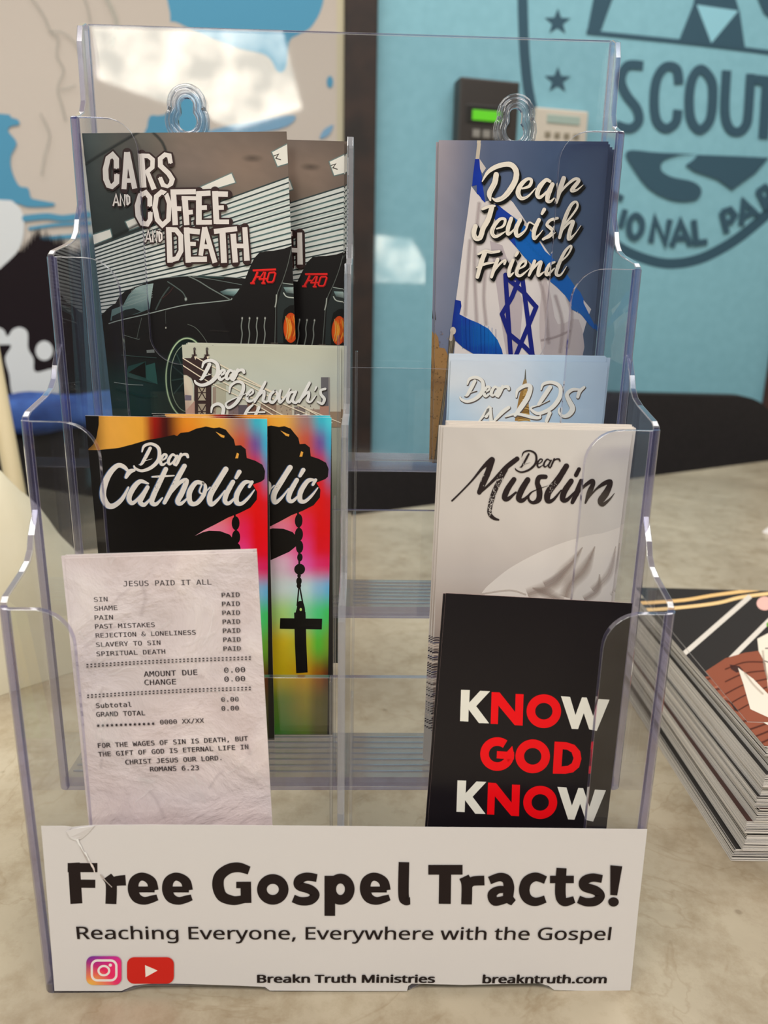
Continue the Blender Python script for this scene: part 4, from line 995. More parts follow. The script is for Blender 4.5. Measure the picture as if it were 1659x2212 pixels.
# ---- 6. Muslim tract -----------------------------------------------------------------
HM = 142.0
F6, W6 = card_frame((958, 922), (1366, 931), 38.0, 0.03, HM)
mus = make_card('grey_tract', F6, W6, HM, simple('grey_card', (200, 194, 190), 0.45), 'dear Muslim tract, grey with white robe, front of third right pocket', 'grey tracts in the third right pocket', edge_m=simple('cream_edge', (232, 216, 196), .5))
a = Art(F6); a.crop(0, 0, 1)
a.grid([(950,920),(1380,928),(1380,1700),(930,1700)], [[(198,193,190),(204,200,196),(206,202,200)], [(200,194,190),(204,198,194),(204,200,198)], [(190,182,178),(194,186,182),(196,190,186)], [(160,148,142),(166,154,150),(170,160,156)], [(130,110,104),(140,120,112),(150,130,122)]], amp=.02, ys=[0,.2,.36,.5,1])
a.poly([(1032,1300),(1045,1275),(1062,1258),(1100,1228),(1150,1200),(1200,1178),(1250,1162),(1300,1152),(1380,1148),(1380,1340),(1032,1340)], (216, 210, 206), sm=4)
for p, w_, c_ in (([(1258,1182),(1225,1230),(1195,1262),(1140,1285)], 22, (158,142,134)), ([(1285,1180),(1262,1230),(1232,1262),(1222,1290)], 22, (150,132,124)), ([(1330,1180),(1315,1240),(1280,1275)], 14, (178,166,160)), ([(1350,1210),(1345,1260),(1325,1290)], 16, (170,156,150)), ([(1150,1270),(1180,1282),(1215,1300)], 18, (156,140,132)), ([(1240,1210),(1205,1245),(1175,1262)], 12, (170,156,150)), ([(1295,1240),(1290,1275),(1262,1295)], 14, (160,146,140))):
    a.stroke([(p[0][0], p[0][1], 3)]+[(x, y, w_*1.5) for x, y in p[1:]], w_, c_, soft=True, a=.6, cap='butt')
a.stroke([(1040,1283),(1100,1275),(1135,1284)], 5, (190,180,174), soft=True)
for k in range(40):
    y = 1380+k*5.2; a.stroke([(930+random.uniform(-4, 4), y), (952+random.uniform(-10, 0), y-3), (958, y+2)], random.uniform(1.2, 3), random.choice([(50,44,56),(60,60,90),(210,196,186),(90,76,74)]), lift=False)
a.up()
a.crop(960, 950, 4.1475)
MU = [[(68,545,16),(150,465,15),(250,360,17),(330,262,26),(385,210,44),(425,180,56)], [(425,188,52),(385,300,54),(345,390,54),(312,470,42)], [(315,478,18),(400,400,24),(480,320,34),(560,240,44),(650,170,44)],
      [(548,262,44),(490,370,46),(440,480,46),(410,590,42),(405,660,38),(440,700,30),(486,716,14)],
      [(622,355,46),(565,440,52),(538,515,50),(570,528,36),(640,470,18)], [(745,358,50),(690,450,56),(665,525,50),(705,540,36),(780,470,12)],
      [(905,330,40),(850,335,44),(832,385,46),(850,450,52),(845,530,50),(795,562,30),(755,535,22),(765,480,14),(840,440,8),(922,412,4)],
      [(1092,235,50),(1020,350,56),(930,470,60),(925,545,46),(975,535,28),(1045,450,12)], [(1135,368,46),(1075,460,54),(1058,530,48),(1100,535,34),(1180,450,12)], [(1205,262,36),(1178,315,38)],
      [(1222,365,34),(1195,450,52),(1145,560,34)], [(1165,520,12),(1240,425,26),(1318,368,38),(1330,395,40),(1298,470,46),(1262,565,16)], [(1275,540,10),(1360,440,20),(1440,385,40),(1488,378,40),(1450,470,60),(1400,545,58),(1420,578,36),(1480,530,18),(1522,478,5)]]
a.strokes(MU, 40, (44, 36, 38), jit=.03); dear(a, (628, 88, 1042, 304), (44, 36, 38), .78, jit=.03)
a.micro = 0
random.seed(4); speckle(a, [(505,350),(475,400),(445,470),(425,540),(412,600),(410,640),(330,330),(950,440),(985,390),(700,190)], 30, 190, (196, 190, 186), 6)
a.build('cover_print', INK, mus, clip=(0, W6, 0, HM))
for k in range(11):
    add_copy(mus, F6.matrix([-.9, -1.6, 1.0, 2.2, 1.2, 2.4, 2.0, 1.6, 1.4, 1.9, 1.5][k], -.10-.12*k+random.uniform(-.1, .1), -.62*(k+1)), 'grey robe tract packed behind the front one in the third right pocket', 'grey tracts in the third right pocket')

# ---- 7. receipt tract ----------------------------------------------------------------
def crumple():
    m, nt, b = mat('crumpled_receipt_paper')
    tc = N(nt, 'ShaderNodeTexCoord')
    vo = N(nt, 'ShaderNodeTexVoronoi'); vo.feature = 'F1'; vo.inputs['Scale'].default_value = 55
    no = N(nt, 'ShaderNodeTexNoise'); no.inputs['Scale'].default_value = 34; no.inputs['Detail'].default_value = 6; no.inputs['Roughness'].default_value = .55; no.inputs['Distortion'].default_value = .5
    n2 = N(nt, 'ShaderNodeTexNoise'); n2.inputs['Scale'].default_value = 14; n2.inputs['Detail'].default_value = 3
    for n in (vo, no, n2): nt.links.new(tc.outputs['Object'], n.inputs['Vector'])
    r = N(nt, 'ShaderNodeValToRGB'); e = r.color_ramp.elements; e[0].position = .32; e[0].color = (*ink((190, 180, 181)), 1); e[1].position = .66; e[1].color = (*ink((212, 203, 203)), 1)
    k = e.new(.5); k.color = (*ink((202, 192, 194)), 1)
    nt.links.new(no.outputs[0], r.inputs[0])
    r2 = N(nt, 'ShaderNodeValToRGB'); r2.color_ramp.elements[0].position = .35; r2.color_ramp.elements[0].color = (.97, .90, .87, 1); r2.color_ramp.elements[1].position = .6; r2.color_ramp.elements[1].color = (1, 1, 1, 1)
    nt.links.new(n2.outputs[0], r2.inputs[0])
    mx = N(nt, 'ShaderNodeMix'); mx.data_type = 'RGBA'; mx.blend_type = 'MULTIPLY'; mx.inputs[0].default_value = 1
    nt.links.new(r.outputs[0], mx.inputs[6]); nt.links.new(r2.outputs[0], mx.inputs[7]); nt.links.new(mx.outputs[2], b.inputs['Base Color'])
    bp = N(nt, 'ShaderNodeBump'); bp.inputs['Strength'].default_value = .9; bp.inputs['Distance'].default_value = .004
    nt.links.new(no.outputs[0], bp.inputs['Height']); nt.links.new(bp.outputs[0], b.inputs['Normal']); b.inputs['Roughness'].default_value = .5
    return m
HJ = 152.0
F7, W7 = card_frame((140, 1206), (555, 1193), 21.5, -.095, HJ)
rec = make_card('receipt_tract', F7, W7, HJ, crumple(), 'crumpled receipt tract reading Jesus paid it all, front of bottom left pocket', 'receipt tracts in the bottom left pocket')
a = Art(F7); a.crop(0, 1180, 2.127)
TX = (44, 36, 40)
for body, L, R_, cap in (('JESUS PAID IT ALL', (568,184), (972,176), 33), ('SIN', (433,255), (495,253), 28), ('SHAME', (435,296), (540,292), 28), ('PAIN', (436,338), (520,336), 28), ('PAST MISTAKES', (438,379), (712,370), 28),
    ('REJECTION & LONELINESS', (441,420), (900,405), 28), ('SLAVERY TO SIN', (443,462), (738,452), 28), ('SPIRITUAL DEATH', (445,504), (760,493), 28),
    ('AMOUNT DUE', (662,599), (908,590), 33), ('CHANGE', (665,637), (810,633), 33), ('0.00', (1031,580), (1127,577), 31), ('0.00', (1032,621), (1127,618), 31),
    ('Subtotal', (443,742), (605,736), 29), ('GRAND TOTAL', (444,782), (668,775), 29), ('0.00', (1018,713), (1097,711), 28), ('0.00', (1019,754), (1098,752), 28), ('0000 XX/XX', (737,817), (938,809), 28),
    ('FOR THE WAGES OF SIN IS DEATH, BUT', (452,925), (1140,892), 29), ('THE GIFT OF GOD IS ETERNAL LIFE IN', (453,965), (1142,930), 29), ('CHRIST JESUS OUR LORD.', (578,1001), (1018,981), 29), ('ROMANS 6.23', (691,1033), (915,1026), 29)):
    a.text(body, L, R_, cap, MONO, TX, .012)
for k in range(7): a.text('PAID', (1020+k*1.4, 233+k*41), (1102+k*.9, 231+k*41), 28, MONO, TX, .012)
a.micro = 0
for (x0, y0, x1, y1) in ((405,548,1150,513), (408,688,1150,652)):
    for k in range(43):
        t = k/42; x = x0+(x1-x0)*t; y = y0+(y1-y0)*t-4*math.sin(math.pi*t)
        for d in (-9, 2): a.poly([(x-6,y+d),(x+3,y+d),(x+3,y+d+5),(x-6,y+d+5)], TX); a.h -= a.step
a.up()
for k in range(13):
    x, y = 453+k*21, 822-k*.75
    for t in range(3): q = math.pi*t/3+.3; a.stroke([(x-7*math.cos(q), y-7*math.sin(q)), (x+7*math.cos(q), y+7*math.sin(q))], 3, TX, lift=False, cap='butt')
a.up()
a.micro = .0003
random.seed(21)
for k in range(34):                              # printed paper creases
    x, y = random.uniform(330, 1180), random.uniform(60, 1250); L_ = random.uniform(60, 190); th = random.choice([-.9, -.7, .5, .9, 1.2, -.3])+random.uniform(-.2, .2)
    p = [(x, y)]
    for _ in range(4): th += random.uniform(-.45, .45); x += L_*.25*math.cos(th); y += L_*.25*math.sin(th); p.append((x, y))
    a.stroke(p, random.uniform(9, 30), random.choice([(172,160,164),(228,220,220),(232,224,224)]), soft=True, a=.2, lift=False, cap='butt')
a.up()
o = a.build('receipt_print', UNC, rec, clip=(0, W7, 0, HJ))
for k in range(3):
    add_copy(rec, F7.matrix([-1.1, -.9, .0][k]-.3, [-.8, .2, -.9][k], -.55*(k+1), .004*(k % 2)), 'receipt tract behind the front one in the bottom left pocket', 'receipt tracts in the bottom left pocket')

# ---- 8. know god tract ----------------------------------------------------------------
F8, W8 = card_frame((963, 1281), (1366, 1303), 24.5, -.12, 142)
kn = make_card('black_tract', F8, W8, 143, simple('black_gloss_card', (22, 18, 23), 0.3, .35), 'black tract reading know God know, front of bottom right pocket', 'black tracts in the bottom right pocket', edge_m=simple('pink_edge', (206, 176, 170), .5))
a = Art(F8); a.crop(940, 1250, 3.0722)
WR, RR = (218, 216, 206), (238, 20, 28)
def K(dx, dy, kx=1):
    T = lambda L: [(x+dx, y+dy) for x, y in L]
    a.poly(T([(172,737),(230,739),(226,822),(298,744),(364,747),(272,846),(358,960),(290,958),(222,868),(220,948),(165,945)]), WR)
    a.poly(T([(375,752),(428,755),(531,885),(534,765),(587,767),(580,975),(528,972),(420,842),(416,965),(368,963)]), RR)
    a.poly(T([(835,780),(895,784),(931,905),(974,787),(1006,789),(1048,912),(1084,798),(1157,803),(1072,1010),(1022,1000),(986,892),(948,998),(906,996)]), WR)
def ringp(cx, cy_, ro, ri, col, hx=1.0): a.stroke([(cx+(ro+ri)/2*hx*math.cos(math.radians(q)), cy_+(ro+ri)/2*math.sin(math.radians(q))) for q in range(0, 360, 20)], ro-ri, col, closed=True, sub=3)
K(0, 0); ringp(721, 879, 112, 55, RR, 1.03)
K(-24, 601); ringp(697, 1484, 110, 55, RR, 1.03)
ringp(647, 1178, 112, 55, RR, 1.03)
a.stroke([(412+83*1.02*math.cos(math.radians(q)), 1163+83*math.sin(math.radians(q))) for q in range(-52, -361, -18)]+[(496,1166)], 57, RR, sub=3, cap='butt')
a.poly([(410,1143),(522,1149),(524,1180),(518,1205),(410,1205)], RR) if False else a.poly([(410,1143),(524,1150),(522,1198),(408,1192)], RR)
a.poly([(792,1080),(870,1084),(925,1102),(962,1145),(970,1195),(955,1250),(915,1284),(865,1294),(780,1293)], RR, sm=0)
a.poly([(846,1131),(875,1134),(905,1152),(918,1190),(906,1224),(880,1241),(838,1245)], (24, 20, 26))
a.build('lettering', INK, kn, clip=(0, W8, 0, 143))
add_copy(kn, F8.matrix(-.9, .3, -.6), 'black tract directly behind the front one in the bottom right pocket', 'black tracts in the bottom right pocket')

# ================================================================== PAPER SIGN
FS = Frame((-107.4, -.75, 75.6), (1, 0, -.0085), (0, 0, -1))
def suv(px, py): return FS.uv(px, py)
sign_pts = [(89,1783),(150,1784),(148,1795),(156,1797)] 
outl = [suv(*p) for p in [(89,1784),(140,1784),(156,1786),(200,1782),(320,1781),(500,1782),(830,1785),(1130,1788),(1398,1791),(1379,1960),(1361,2142),(1330,2141),(1197,2138),(1185,2129),(1165,2123),(1000,2127),(890,2124),(882,2129),(879,2140),(760,2140),(583,2139),(572,2131),(500,2128),(380,2124),(330,2124),(290,2128),(262,2140),(118,2140),(104,1960)]]
b = MB(); b.prism([outl], lambda p, q, t: (p, -q, t), 0, .14, 0, 0)
SP, nt, bs = mat('sign_paper'); bs.inputs['Base Color'].default_value = (*ink((203, 200, 200)), 1); bs.inputs['Roughness'].default_value = .55
sign = b.build('paper_sign', SP); sign.matrix_world = FS.matrix()
tag(sign, 'white paper sign reading free gospel tracts, taped to the holder front', 'sign')
FS2 = Frame(FS.O+FS.N*.14, FS.U, FS.V)
a = Art(FS2, .16, .008); BK = (32, 24, 24)
a.crop(0, 1740, 1.9988)
def tl(l, dx=0, wd=40, **kw): a.strokes([[(p[0]+dx,)+tuple(p[1:]) for p in g] for g in l], wd, BK, **kw)
tl([[(319,247,52),(330,424,52)]], cap='butt', straight=True); tl([[(292,268,40),(421,268,40)], [(320,337,36),(412,338,36)]], cap='butt', straight=True)
tl([[(462,306,44),(480,340,48),(479,425,48)]], cap='butt'); tl([[(478,352,36),(496,328,42),(543,322,46)]], cap='butt')
EE = [[(567,362,26),(668,362,26)]]
ER = [[(662,370,44),(660,340,44),(640,312,36),(608,306,34),(582,322,42),(575,362,48),(588,398,42),(622,410,36),(660,402,34),(682,392,24)]]
for d in (0, 148, 1002):
    tl(EE, d, cap='butt', straight=True)
    tl([[(663,366,44),(655,330,42),(630,310,36),(603,308,36),(580,328,44),(575,365,46),(590,398,42),(622,411,34),(655,404,32),(680,396,26)]], d, cap='butt')
tl([[(1076,280,36),(1030,266,42),(985,274,44),(948,305,48),(942,350,50),(960,392,46),(1005,409,40),(1040,406,36),(1066,400,34)]], cap='butt'); tl([[(1063,420,46),(1061,330,46)]], cap='butt', straight=True); tl([[(1020,342,28),(1084,342,28)]], cap='butt', straight=True)
a.stroke([(1178+47*math.cos(math.radians(q)), 361+45*math.sin(math.radians(q))) for q in range(0, 360, 30)], 42, BK, closed=True)
SS = [[(1368,312,34),(1325,306,36),(1292,320,40),(1292,345,40),(1340,362,40),(1360,385,40),(1340,408,38),(1300,412,36),(1266,400,34)]]
tl(SS, cap='butt')
tl([[(1424,302,46),(1424,475,46)]], cap='butt', straight=True)
a.stroke([(1470+40*math.cos(math.radians(q)), 360+46*math.sin(math.radians(q))) for q in range(0, 360, 30)], 42, BK, closed=True)
a.crop(829, 1740, 1.9988)
tl([[(87,243,46),(85,380,46),(95,408,42),(114,410,30)]], cap='butt')
tl([[(192,276,42),(340,276,42)], [(265,280,52),(263,423,52)]], cap='butt', straight=True)
tl([[(346,306,44),(358,340,46),(357,425,46)]], cap='butt'); tl([[(362,350,34),(382,326,40),(434,322,42)]], cap='butt')
tl([[(456,322,34),(500,307,36),(530,318,42),(540,350,46),(538,395,44),(560,418,30)]], cap='butt'); tl([[(540,362,28),(495,362,32),(468,382,40),(480,412,38),(530,402,34)]], cap='butt')
tl([[(698,320,34),(655,306,38),(618,325,44),(606,365,46),(620,400,42),(655,414,36),(697,402,32)]], cap='butt')
tl([[(767,268,44),(762,380,46),(780,414,38),(822,404,30)]], cap='butt'); tl([[(717,317,32),(820,317,32)]], cap='butt', straight=True)
tl([[(x-426, y+3, w_) for x, y, w_ in SS[0]]], cap='butt')
tl([[(1003,258,52),(992,385,30)]], cap='butt', straight=True); a.ell(991, 414, 23, 20, BK)
a.crop(0, 0, 1)
a.text('Reaching Everyone, Everywhere with the Gospel', (168, 2027), (1317, 2029), 33, SANS, BK, .014)
a.text('Breakn Truth Ministries', (557, 2121), (938, 2121), 20.5, SANS, BK, .055)
a.text('breakntruth.com', (1043, 2122), (1308, 2122), 21, SANS, BK, .055)
def rrect(x0, y0, x1, y1, r, n=5):
    p = []
    for cx, cy_, a0 in ((x1-r, y0+r, -90), (x1-r, y1-r, 0), (x0+r, y1-r, 90), (x0+r, y0+r, 180)):
        p += [(cx+r*math.cos(math.radians(a0+90*k/n)), cy_+r*math.sin(math.radians(a0+90*k/n))) for k in range(n+1)]
    return p
# camera icon: gradient square with white outlines
rp = rrect(187, 2064, 263, 2126, 14); cols = []
def igc(x, y):
    u = (x-187)/76; v = (y-2064)/62
    c = [(84,56,160),(214,50,140),(196,40,130),(252,190,60)]
    A = [(96,48,150),(206,44,140)]; B = [(250,196,70),(216,40,110)]
    t = [A[0][k]*(1-u)+A[1][k]*u for k in range(3)]; b2 = [B[0][k]*(1-u)+B[1][k]*u for k in range(3)]; m2 = [226, 56, 90]
    return tuple((t[k]*(1-2*v)+m2[k]*2*v) if v < .5 else (m2[k]*(2-2*v)+b2[k]*(2*v-1)) for k in range(3))
cx, cy_ = 225, 2095
uv = [a.pt((cx, cy_))]; cc = [(*ink((222, 40, 90)), 1)]
for p in rp: uv.append(a.pt(p)); cc.append((*ink(igc(*p)), 1))
a._add(uv, [[0, k+1, (k+1) % len(rp)+1] for k in range(len(rp))], cc); a.up()
a.stroke(rrect(199, 2073, 252, 2116, 12), 5, (226, 216, 214), closed=True, straight=True)
a.stroke([(225+11.5*math.cos(math.radians(q)), 2095+10*math.sin(math.radians(q))) for q in range(0, 360, 30)], 4.6, (226, 216, 214), closed=True, sub=3); a.ell(239, 2083, 3.6, 3.4, (226,216,214))
a.poly(rrect(275, 2066, 376, 2123, 15), (192, 36, 28)); a.poly([(314,2083),(341,2094.5),(315,2109)], (226, 218, 210))
# rip at the upper left
TEAR = simple('torn_paper_fibre', (240, 234, 230), .6)
a.stroke([(147,1796,1),(152,1804,6),(157,1809,7),(168,1812,5),(171,1820,2.5),(176,1828,3.5),(181,1838,1.6),(186,1842,3),(190,1850,1.4),(194,1858,2.5)], 4, (236, 231, 228), jit=.6, cap='butt', straight=True)
a.stroke([(156,1786,.5),(150,1794,1.2),(149,1800,.6)], 1, (160, 150, 146))
a.stroke([(176,1826,1),(186,1846,1.4),(194,1862,1)], 1, (168, 158, 154), off=(-2.5, 1))
a.stroke([(196,1862,3),(203,1874,3.5),(205,1882,2)], 3, (210, 200, 196), jit=.5); a.stroke([(218,1888,2.5),(228,1900,3),(242,1914,2)], 2, (170, 160, 156), jit=.5)
a.build('printed_wording', UNC, sign)
# the little flap that curls out beside the rip
fp = [(145,1793),(158,1789),(176,1786),(205,1783),(190,1800),(176,1812),(163,1809),(152,1806)]
fv = []
for k, p in enumerate(fp): u_, v_ = FS2.uv(*p); fv.append((u_, -v_, .34+(.5 if k in (0, 6, 7) else .3 if k == 1 else .04)))
fo = mesh_obj('torn_flap', fv+[(x, y, z-.10) for x, y, z in fv], [list(range(8)), [8+k for k in reversed(range(8))]]+[[k, (k+1) % 8, 8+(k+1) % 8, 8+k] for k in range(8)], [SP], sign)

# ================================================================== PHOTO CARD PILE
FP0 = Vector((191, 70, 0))
PW, PL_, PT = 135.0, 190.0, .46
EW = simple('photo_card_edge', (236, 230, 224), .7); PB = simple('photo_card_black', (26, 22, 22), .35); PBR = simple('photo_card_brown', (60, 30, 24), .4)
def pile_mesh(topm):
    b = MB(); b.box(0, PW, 0, PL_, 0, PT); b.m = [2, 0, 1, 1, 1, 1]; o = b.build('photo_card', [topm, EW, PB]); return o
proto = pile_mesh(PB); proto2 = pile_mesh(PBR)
random.seed(12)
NP = 128; z = .02
bx = 0.0; by = 0.0; rz = 0.0; bands = {}
cards = []
ang0 = math.radians(-1.5)
for k in range(NP):
    if k in (14, 38, 50, 66, 78, 90, 104, 118) : bx += random.choice([2.4, 1.8, 3.0])*(1 if k in (14, 50, 78, 104) else -1); by += random.uniform(-2.5, 3); rz = random.uniform(-.012, .012)
    src = proto2 if k in (49, 65) else proto
    c = src if (k == 0) else src.copy()
    if k: COL.objects.link(c)
    x = 189+.085*k+bx+random.uniform(-.07, .07)+(random.uniform(.4, 1.3) if random.random() < .12 else 0)
    c.location = Vector((x, 70+by+.045*k+random.uniform(-.5, .5), z))*MM
    c.rotation_euler = (0, 0, ang0+rz+random.uniform(-.0015, .0015))
    c.name = 'photo_card'
    tag(c, 'white edged photo card in the tall pile right of the holder', 'card', 'photo cards in the pile right of the holder')
    z += PT+.004; last = c
bpy.data.objects.remove(proto2)
zt = z
def top_card(x, y, z, rot, label):
    c = last.copy(); COL.objects.link(c); c.location = Vector((x, y, z))*MM; c.rotation_euler = (0, 0, rot)
    m_ = c.matrix_basis.copy(); U = m_.to_3x3() @ Vector((1, 0, 0)); V = m_.to_3x3() @ Vector((0, -1, 0))
    Fp = Frame((x, y, z+PT), U, V)
    tag(c, label, 'card', 'photo cards in the pile right of the holder'); return c, Fp
tc_, FTp = top_card(199.5, 76, zt, ang0-.01, 'topmost photo card of the pile, with slate roof tiles and white bars')
a = Art(FTp, PT+.03, .01); a.crop(1400, 1240, 3.351)
TIL = (128, 70, 50)
a.poly([(0,120),(400,80),(1000,0),(1000,1300),(0,1300)], (38, 33, 32))
for k in range(10): a.ell(random.uniform(200, 600), random.uniform(400, 700), 50, 25, (62, 56, 54), a=.6, soft=True)
a.stroke([(-100,215),(250,190),(500,150),(1000,85)], 26, (214, 174, 116), cap='butt'); a.stroke([(-100,268),(230,243),(500,210),(690,165),(1000,128)], 26, (220, 184, 130), cap='butt')
a.stroke([(150,365),(270,345)], 26, (214, 174, 116), cap='butt')
a.stroke([(190,640),(740,160)], 36, (196, 188, 178), straight=True, cap='butt'); a.stroke([(440,770),(1000,215)], 36, (196, 188, 178), straight=True, cap='butt')
a.poly([(340,770),(420,745),(600,715),(700,680),(1000,640),(1000,1500),(340,1500)], TIL); a.poly([(570,600),(700,570),(810,555),(1000,600),(1000,760),(640,660)], TIL)
for k in range(7): a.stroke([(360,790+k*95),(560,740+k*90),(680,860+k*70),(900,830+k*60)], 20, (74, 36, 28), a=.8, soft=True); a.stroke([(420,835+k*90),(600,800+k*85)], 7, (176, 110, 84), a=.8)
for k in range(3): a.poly([(600,790+k*150),(660,765+k*150),(690,800+k*150),(650,850+k*150),(625,840+k*150)], (52, 30, 26))
a.poly([(650,680),(760,760),(868,870),(868,1100),(800,1060),(740,980),(710,930),(690,800)], (206, 196, 182)); a.poly([(790,470),(868,430),(1000,400),(1000,850),(868,830),(850,650),(800,560)], (210, 200, 184))
for p in ([(700,795),(868,850)], [(715,900),(868,935)], [(800,1020),(868,1000)], [(840,630),(868,640)], [(850,540),(900,540)]): a.stroke(p, 8, (60, 36, 44))
a.ell(845, 215, 60, 50, (214, 166, 156)); a.ell(900, 330, 30, 20, (90, 150, 40))
me = a.build('photo_print', UNC, tc_, clip=(0, PW, -PL_, 0))
c2, F2p = top_card(202, 97, zt+PT+.05, ang0-.03, 'photo card lying loose and shifted back on top of the pile')
a2 = Art(F2p, PT+.03, .01); a2.v = []; 
a2.crop(1400, 1240, 3.351)
a2.poly([(0,120),(400,80),(1000,0),(1000,1300),(0,1300)], (40, 35, 33))
a2.stroke([(-100,215),(250,190),(500,150),(1000,85)], 24, (214, 174, 116), cap='butt'); a2.stroke([(-100,268),(230,243),(500,210),(690,165),(1000,128)], 24, (220, 184, 130), cap='butt')
a2.stroke([(190,640),(740,160)], 36, (198, 190, 180), straight=True, cap='butt'); a2.stroke([(440,770),(1000,215)], 36, (198, 190, 180), straight=True, cap='butt')
a2.poly([(300,780),(560,610),(700,570),(810,555),(1000,560),(1000,1500),(300,1500)], TIL)
a2.poly([(590,655),(660,668),(690,700),(640,715),(600,690)], (58, 32, 28))
for k in range(5): a2.stroke([(560,690+k*90),(700,640+k*80),(860,640+k*60)], 16, (74, 36, 28), a=.8, soft=True)
a2.poly([(650,680),(760,760),(868,870),(960,980),(1000,1100),(740,980),(690,800)], (206, 196, 182)); a2.poly([(790,470),(868,430),(1000,400),(1000,850),(868,830),(850,650),(800,560)], (210, 200, 184))
for p in ([(840,630),(868,640)], [(850,540),(900,540)]): a2.stroke(p, 8, (60, 36, 44))
for p in ([(700,720),(760,800),(830,870)], [(830,560),(845,680),(868,760)]): a2.stroke(p, 22, (170, 158, 144), soft=True, a=.6)
a2.ell(845, 215, 60, 50, (214, 166, 156)); a2.ell(868, 368, 12, 16, (90, 150, 40))
a2.build('photo_print', UNC, c2, clip=(0, PW, -PL_, 0))

# ================================================================== BAG, SCRAP, CHAIRS
import bmesh
from mathutils import noise
def bag():
    bm = bmesh.new(); nx, ny = 44, 30
    def top(u, v):
        e = min(1, 4.2*min(u, 1-u))**.6*min(1, 4.0*min(v, 1-v))**.55
        return e
    rows = []
    for j in range(ny+1):
        r = []
        for i in range(nx+1):
            u, v = i/nx, j/ny; x = -330+u*330; y = v*230; h = 152*top(u, v)*(1-.12*u)
            n = noise.noise(Vector((x*.012, y*.012, 0)))*16+abs(noise.noise(Vector((x*.03, y*.03, 5))))*12
            e = top(u, v); r.append(bm.verts.new(((x+n*.4)*MM, (y+noise.noise(Vector((x*.02, y*.02, 9)))*10*e)*MM, (max(0.3, h+n*e))*MM)))
        rows.append(r)
    for j in range(ny):
        for i in range(nx): bm.faces.new((rows[j][i], rows[j][i+1], rows[j+1][i+1], rows[j+1][i]))
    lo = [bm.verts.new((v.co.x, v.co.y, 0)) for v in rows[0]+[r[-1] for r in rows[1:]]+list(reversed(rows[-1][:-1]))+[r[0] for r in reversed(rows[1:-1])]]
    bd = rows[0]+[r[-1] for r in rows[1:]]+list(reversed(rows[-1][:-1]))+[r[0] for r in reversed(rows[1:-1])]
    for k in range(len(bd)): q = (k+1) % len(bd); bm.faces.new((bd[k], lo[k], lo[q], bd[q]))
    bm.faces.new(lo)
    bmesh.ops.recalc_face_normals(bm, faces=bm.faces)
    me = bpy.data.meshes.new('paper_bag'); bm.to_mesh(me); bm.free()
    for p in me.polygons: p.use_smooth = True
    me.materials.append(noisy('creased_cream_paper', (228, 218, 190), (240, 234, 214), 9, .6, 5, .5, 26))
    o = bpy.data.objects.new('paper_bag', me); COL.objects.link(o); o.location = Vector((-158, 305, .1))*MM; o.rotation_euler = (0, 0, math.radians(44)); return o
pb = tag(bag(), 'crumpled cream paper bag lying on the table behind the holder left side', 'paper bag')
sc_bm = MB(); random.seed(8)
sv = []; 
b = MB(); n = 9
pts = [(25*math.cos(2*math.pi*k/n)*random.uniform(.7, 1.2), 12*math.sin(2*math.pi*k/n)*random.uniform(.7, 1.2)) for k in range(n)]
b.v = [(x, y, 0) for x, y in pts]+[(x*.7, y*.6, random.uniform(6, 13)) for x, y in pts]+[(0, 0, 9)]
b.f = [list(range(n))[::-1]]+[[k, (k+1) % n, n+(k+1) % n, n+k] for k in range(n)]+[[n+k, n+(k+1) % n, 2*n] for k in range(n)]; b.m = [0]*len(b.f)
o = b.build('paper_scrap', simple('white_tissue', (240, 236, 236), .7)); o.location = Vector((533, 642, 0))*MM; tag(o, 'small crumpled white paper scrap on the bare table beyond the photo cards', 'paper scrap')

BLKF = noisy('black_chair_fabric', (26, 21, 21), (33, 28, 28), 200, .85); MET = simple('black_chair_metal', (24, 24, 26), .35)
def chair(x, y, rz, top, wid, label, group=None):
    t = empty('chair', (x, y, FLOOR)); t.rotation_euler = (0, 0, rz)
    zt_ = top-FLOOR; w2 = wid/2; n = 10
    def slab(z0, z1, w_, d, r, name, y0, bow):
        b = MB(); lp = arc(w_-r, z1-r, r, 0, 90, n)+arc(-w_+r, z1-r, r, 90, 180, n)+[(-w_+8, z0), (w_-8, z0)]
        lp = [lp[0]]+lp[1:]
        b.prism([lp], lambda p, q, t_: (p, y0+t_-bow*(1-(p/w_)**2), q), -d/2, d/2, 0, 0)
        return b.build(name, BLKF, t, bevel=9)
    slab(zt_-360, zt_, w2, 46, min(95, w2*.42), 'backrest', 0, 0)
    b = MB(); b.box(-w2+10, w2-10, -430, -15, 440, 500); b.build('seat', BLKF, t, bevel=18)
    for sx in (-1, 1):
        b = MB(); b.tube([(sx*(w2-28), 8, zt_-300), (sx*(w2-28), 10, 470), (sx*(w2-20), 40, 0)], 11, 10); b.build('leg', MET, t, smooth=True)
        b = MB(); b.tube([(sx*(w2-30), -400, 450), (sx*(w2-18), -420, 0)], 11, 10); b.build('leg', MET, t, smooth=True)
    return tag(t, label, 'chair', group)
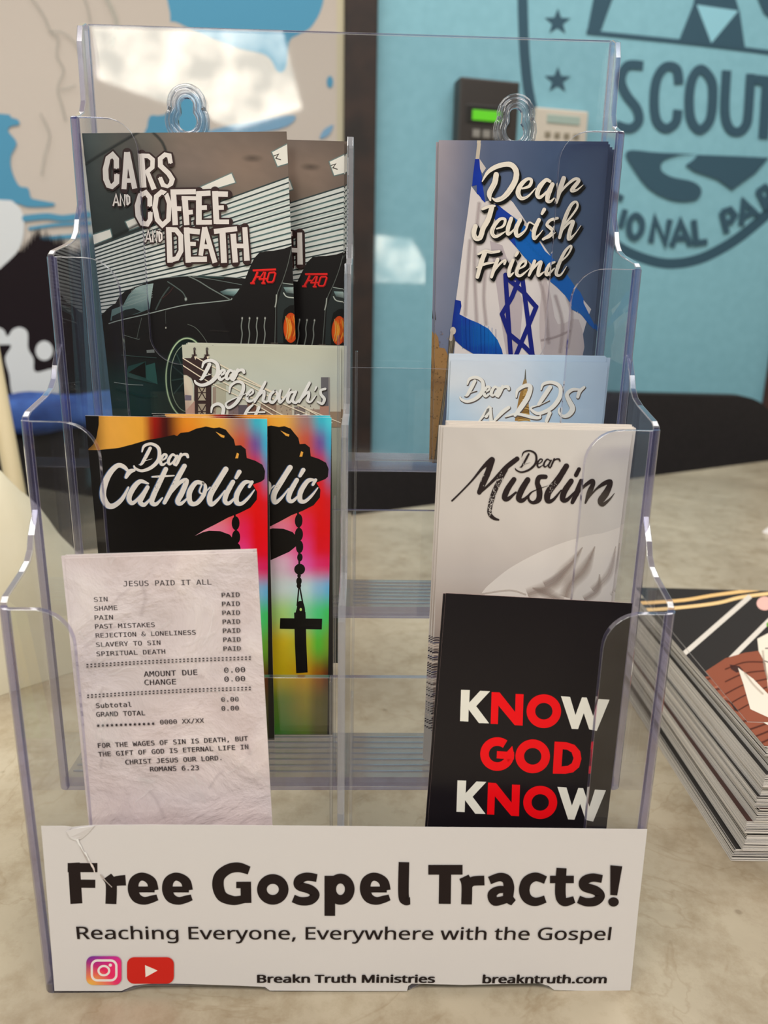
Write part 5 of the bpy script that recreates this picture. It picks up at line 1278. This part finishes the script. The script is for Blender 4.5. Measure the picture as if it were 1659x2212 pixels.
chair(625, 1330, math.radians(-4), 104, 520, 'black padded chair with rounded back beyond the table, right of the holder')
chair(60, 1120, math.radians(8), -22, 460, 'low black padded chair seen through the middle of the holder')
chair(-700, 1190, math.radians(12), 62, 480, 'black padded chair at the left edge beyond the table')
# blue cloth over the left chair, pale wooden pole beside it
def cloth():
    bm = bmesh.new(); nx, ny = 30, 16; rows = []
    for j in range(ny+1):
        r = []
        for i in range(nx+1):
            u, v = i/nx, j/ny; x = -270+540*u; s_ = (v-.5)*2
            y = 38*math.sin(s_*1.5)*(1 if abs(s_) < 1 else 1); z = 14*math.cos(s_*1.5)-44*abs(s_)**2.2
            w_ = 5*math.sin(u*23+s_*3)+4*math.sin(u*9+v*14)
            r.append(bm.verts.new((x*MM, (y+w_*.4)*MM, (z+w_)*MM)))
        rows.append(r)
    for j in range(ny):
        for i in range(nx): bm.faces.new((rows[j][i], rows[j][i+1], rows[j+1][i+1], rows[j+1][i]))
    me = bpy.data.meshes.new('jacket'); bm.to_mesh(me); bm.free()
    for p in me.polygons: p.use_smooth = True
    me.materials.append(noisy('blue_cloth', (34, 62, 130), (58, 96, 170), 20, .8))
    o = bpy.data.objects.new('folded_jacket', me); COL.objects.link(o); sd = o.modifiers.new('thick', 'SOLIDIFY'); sd.thickness = .006; sd.offset = 1
    return o
cl = cloth(); cl.location = Vector((-700, 1190, 74))*MM; cl.rotation_euler = (0, 0, math.pi+math.radians(12)); tag(cl, 'folded blue jacket draped over the left chair back', 'jacket')
P0 = CAM+ray(-16, 790)*((660-CAM.y)/ray(-16, 790).y); P1 = CAM+ray(27, 1020)*((660-CAM.y)/ray(27, 1020).y)
b = MB(); dvec = (P1-P0); top_ = P0-dvec*1.6
kf = (top_.z-FLOOR)/(-dvec.z); foot = top_+dvec*kf
b.tube([tuple(top_), tuple(foot)], 10.5, 14); po = b.build('wooden_pole', noisy('pale_wood', (196, 178, 138), (214, 198, 160), 30, .5, stretch=(1, 1, .1)), smooth=True)
tag(po, 'pale wooden pole leaning at the left edge beyond the paper bag', 'pole')
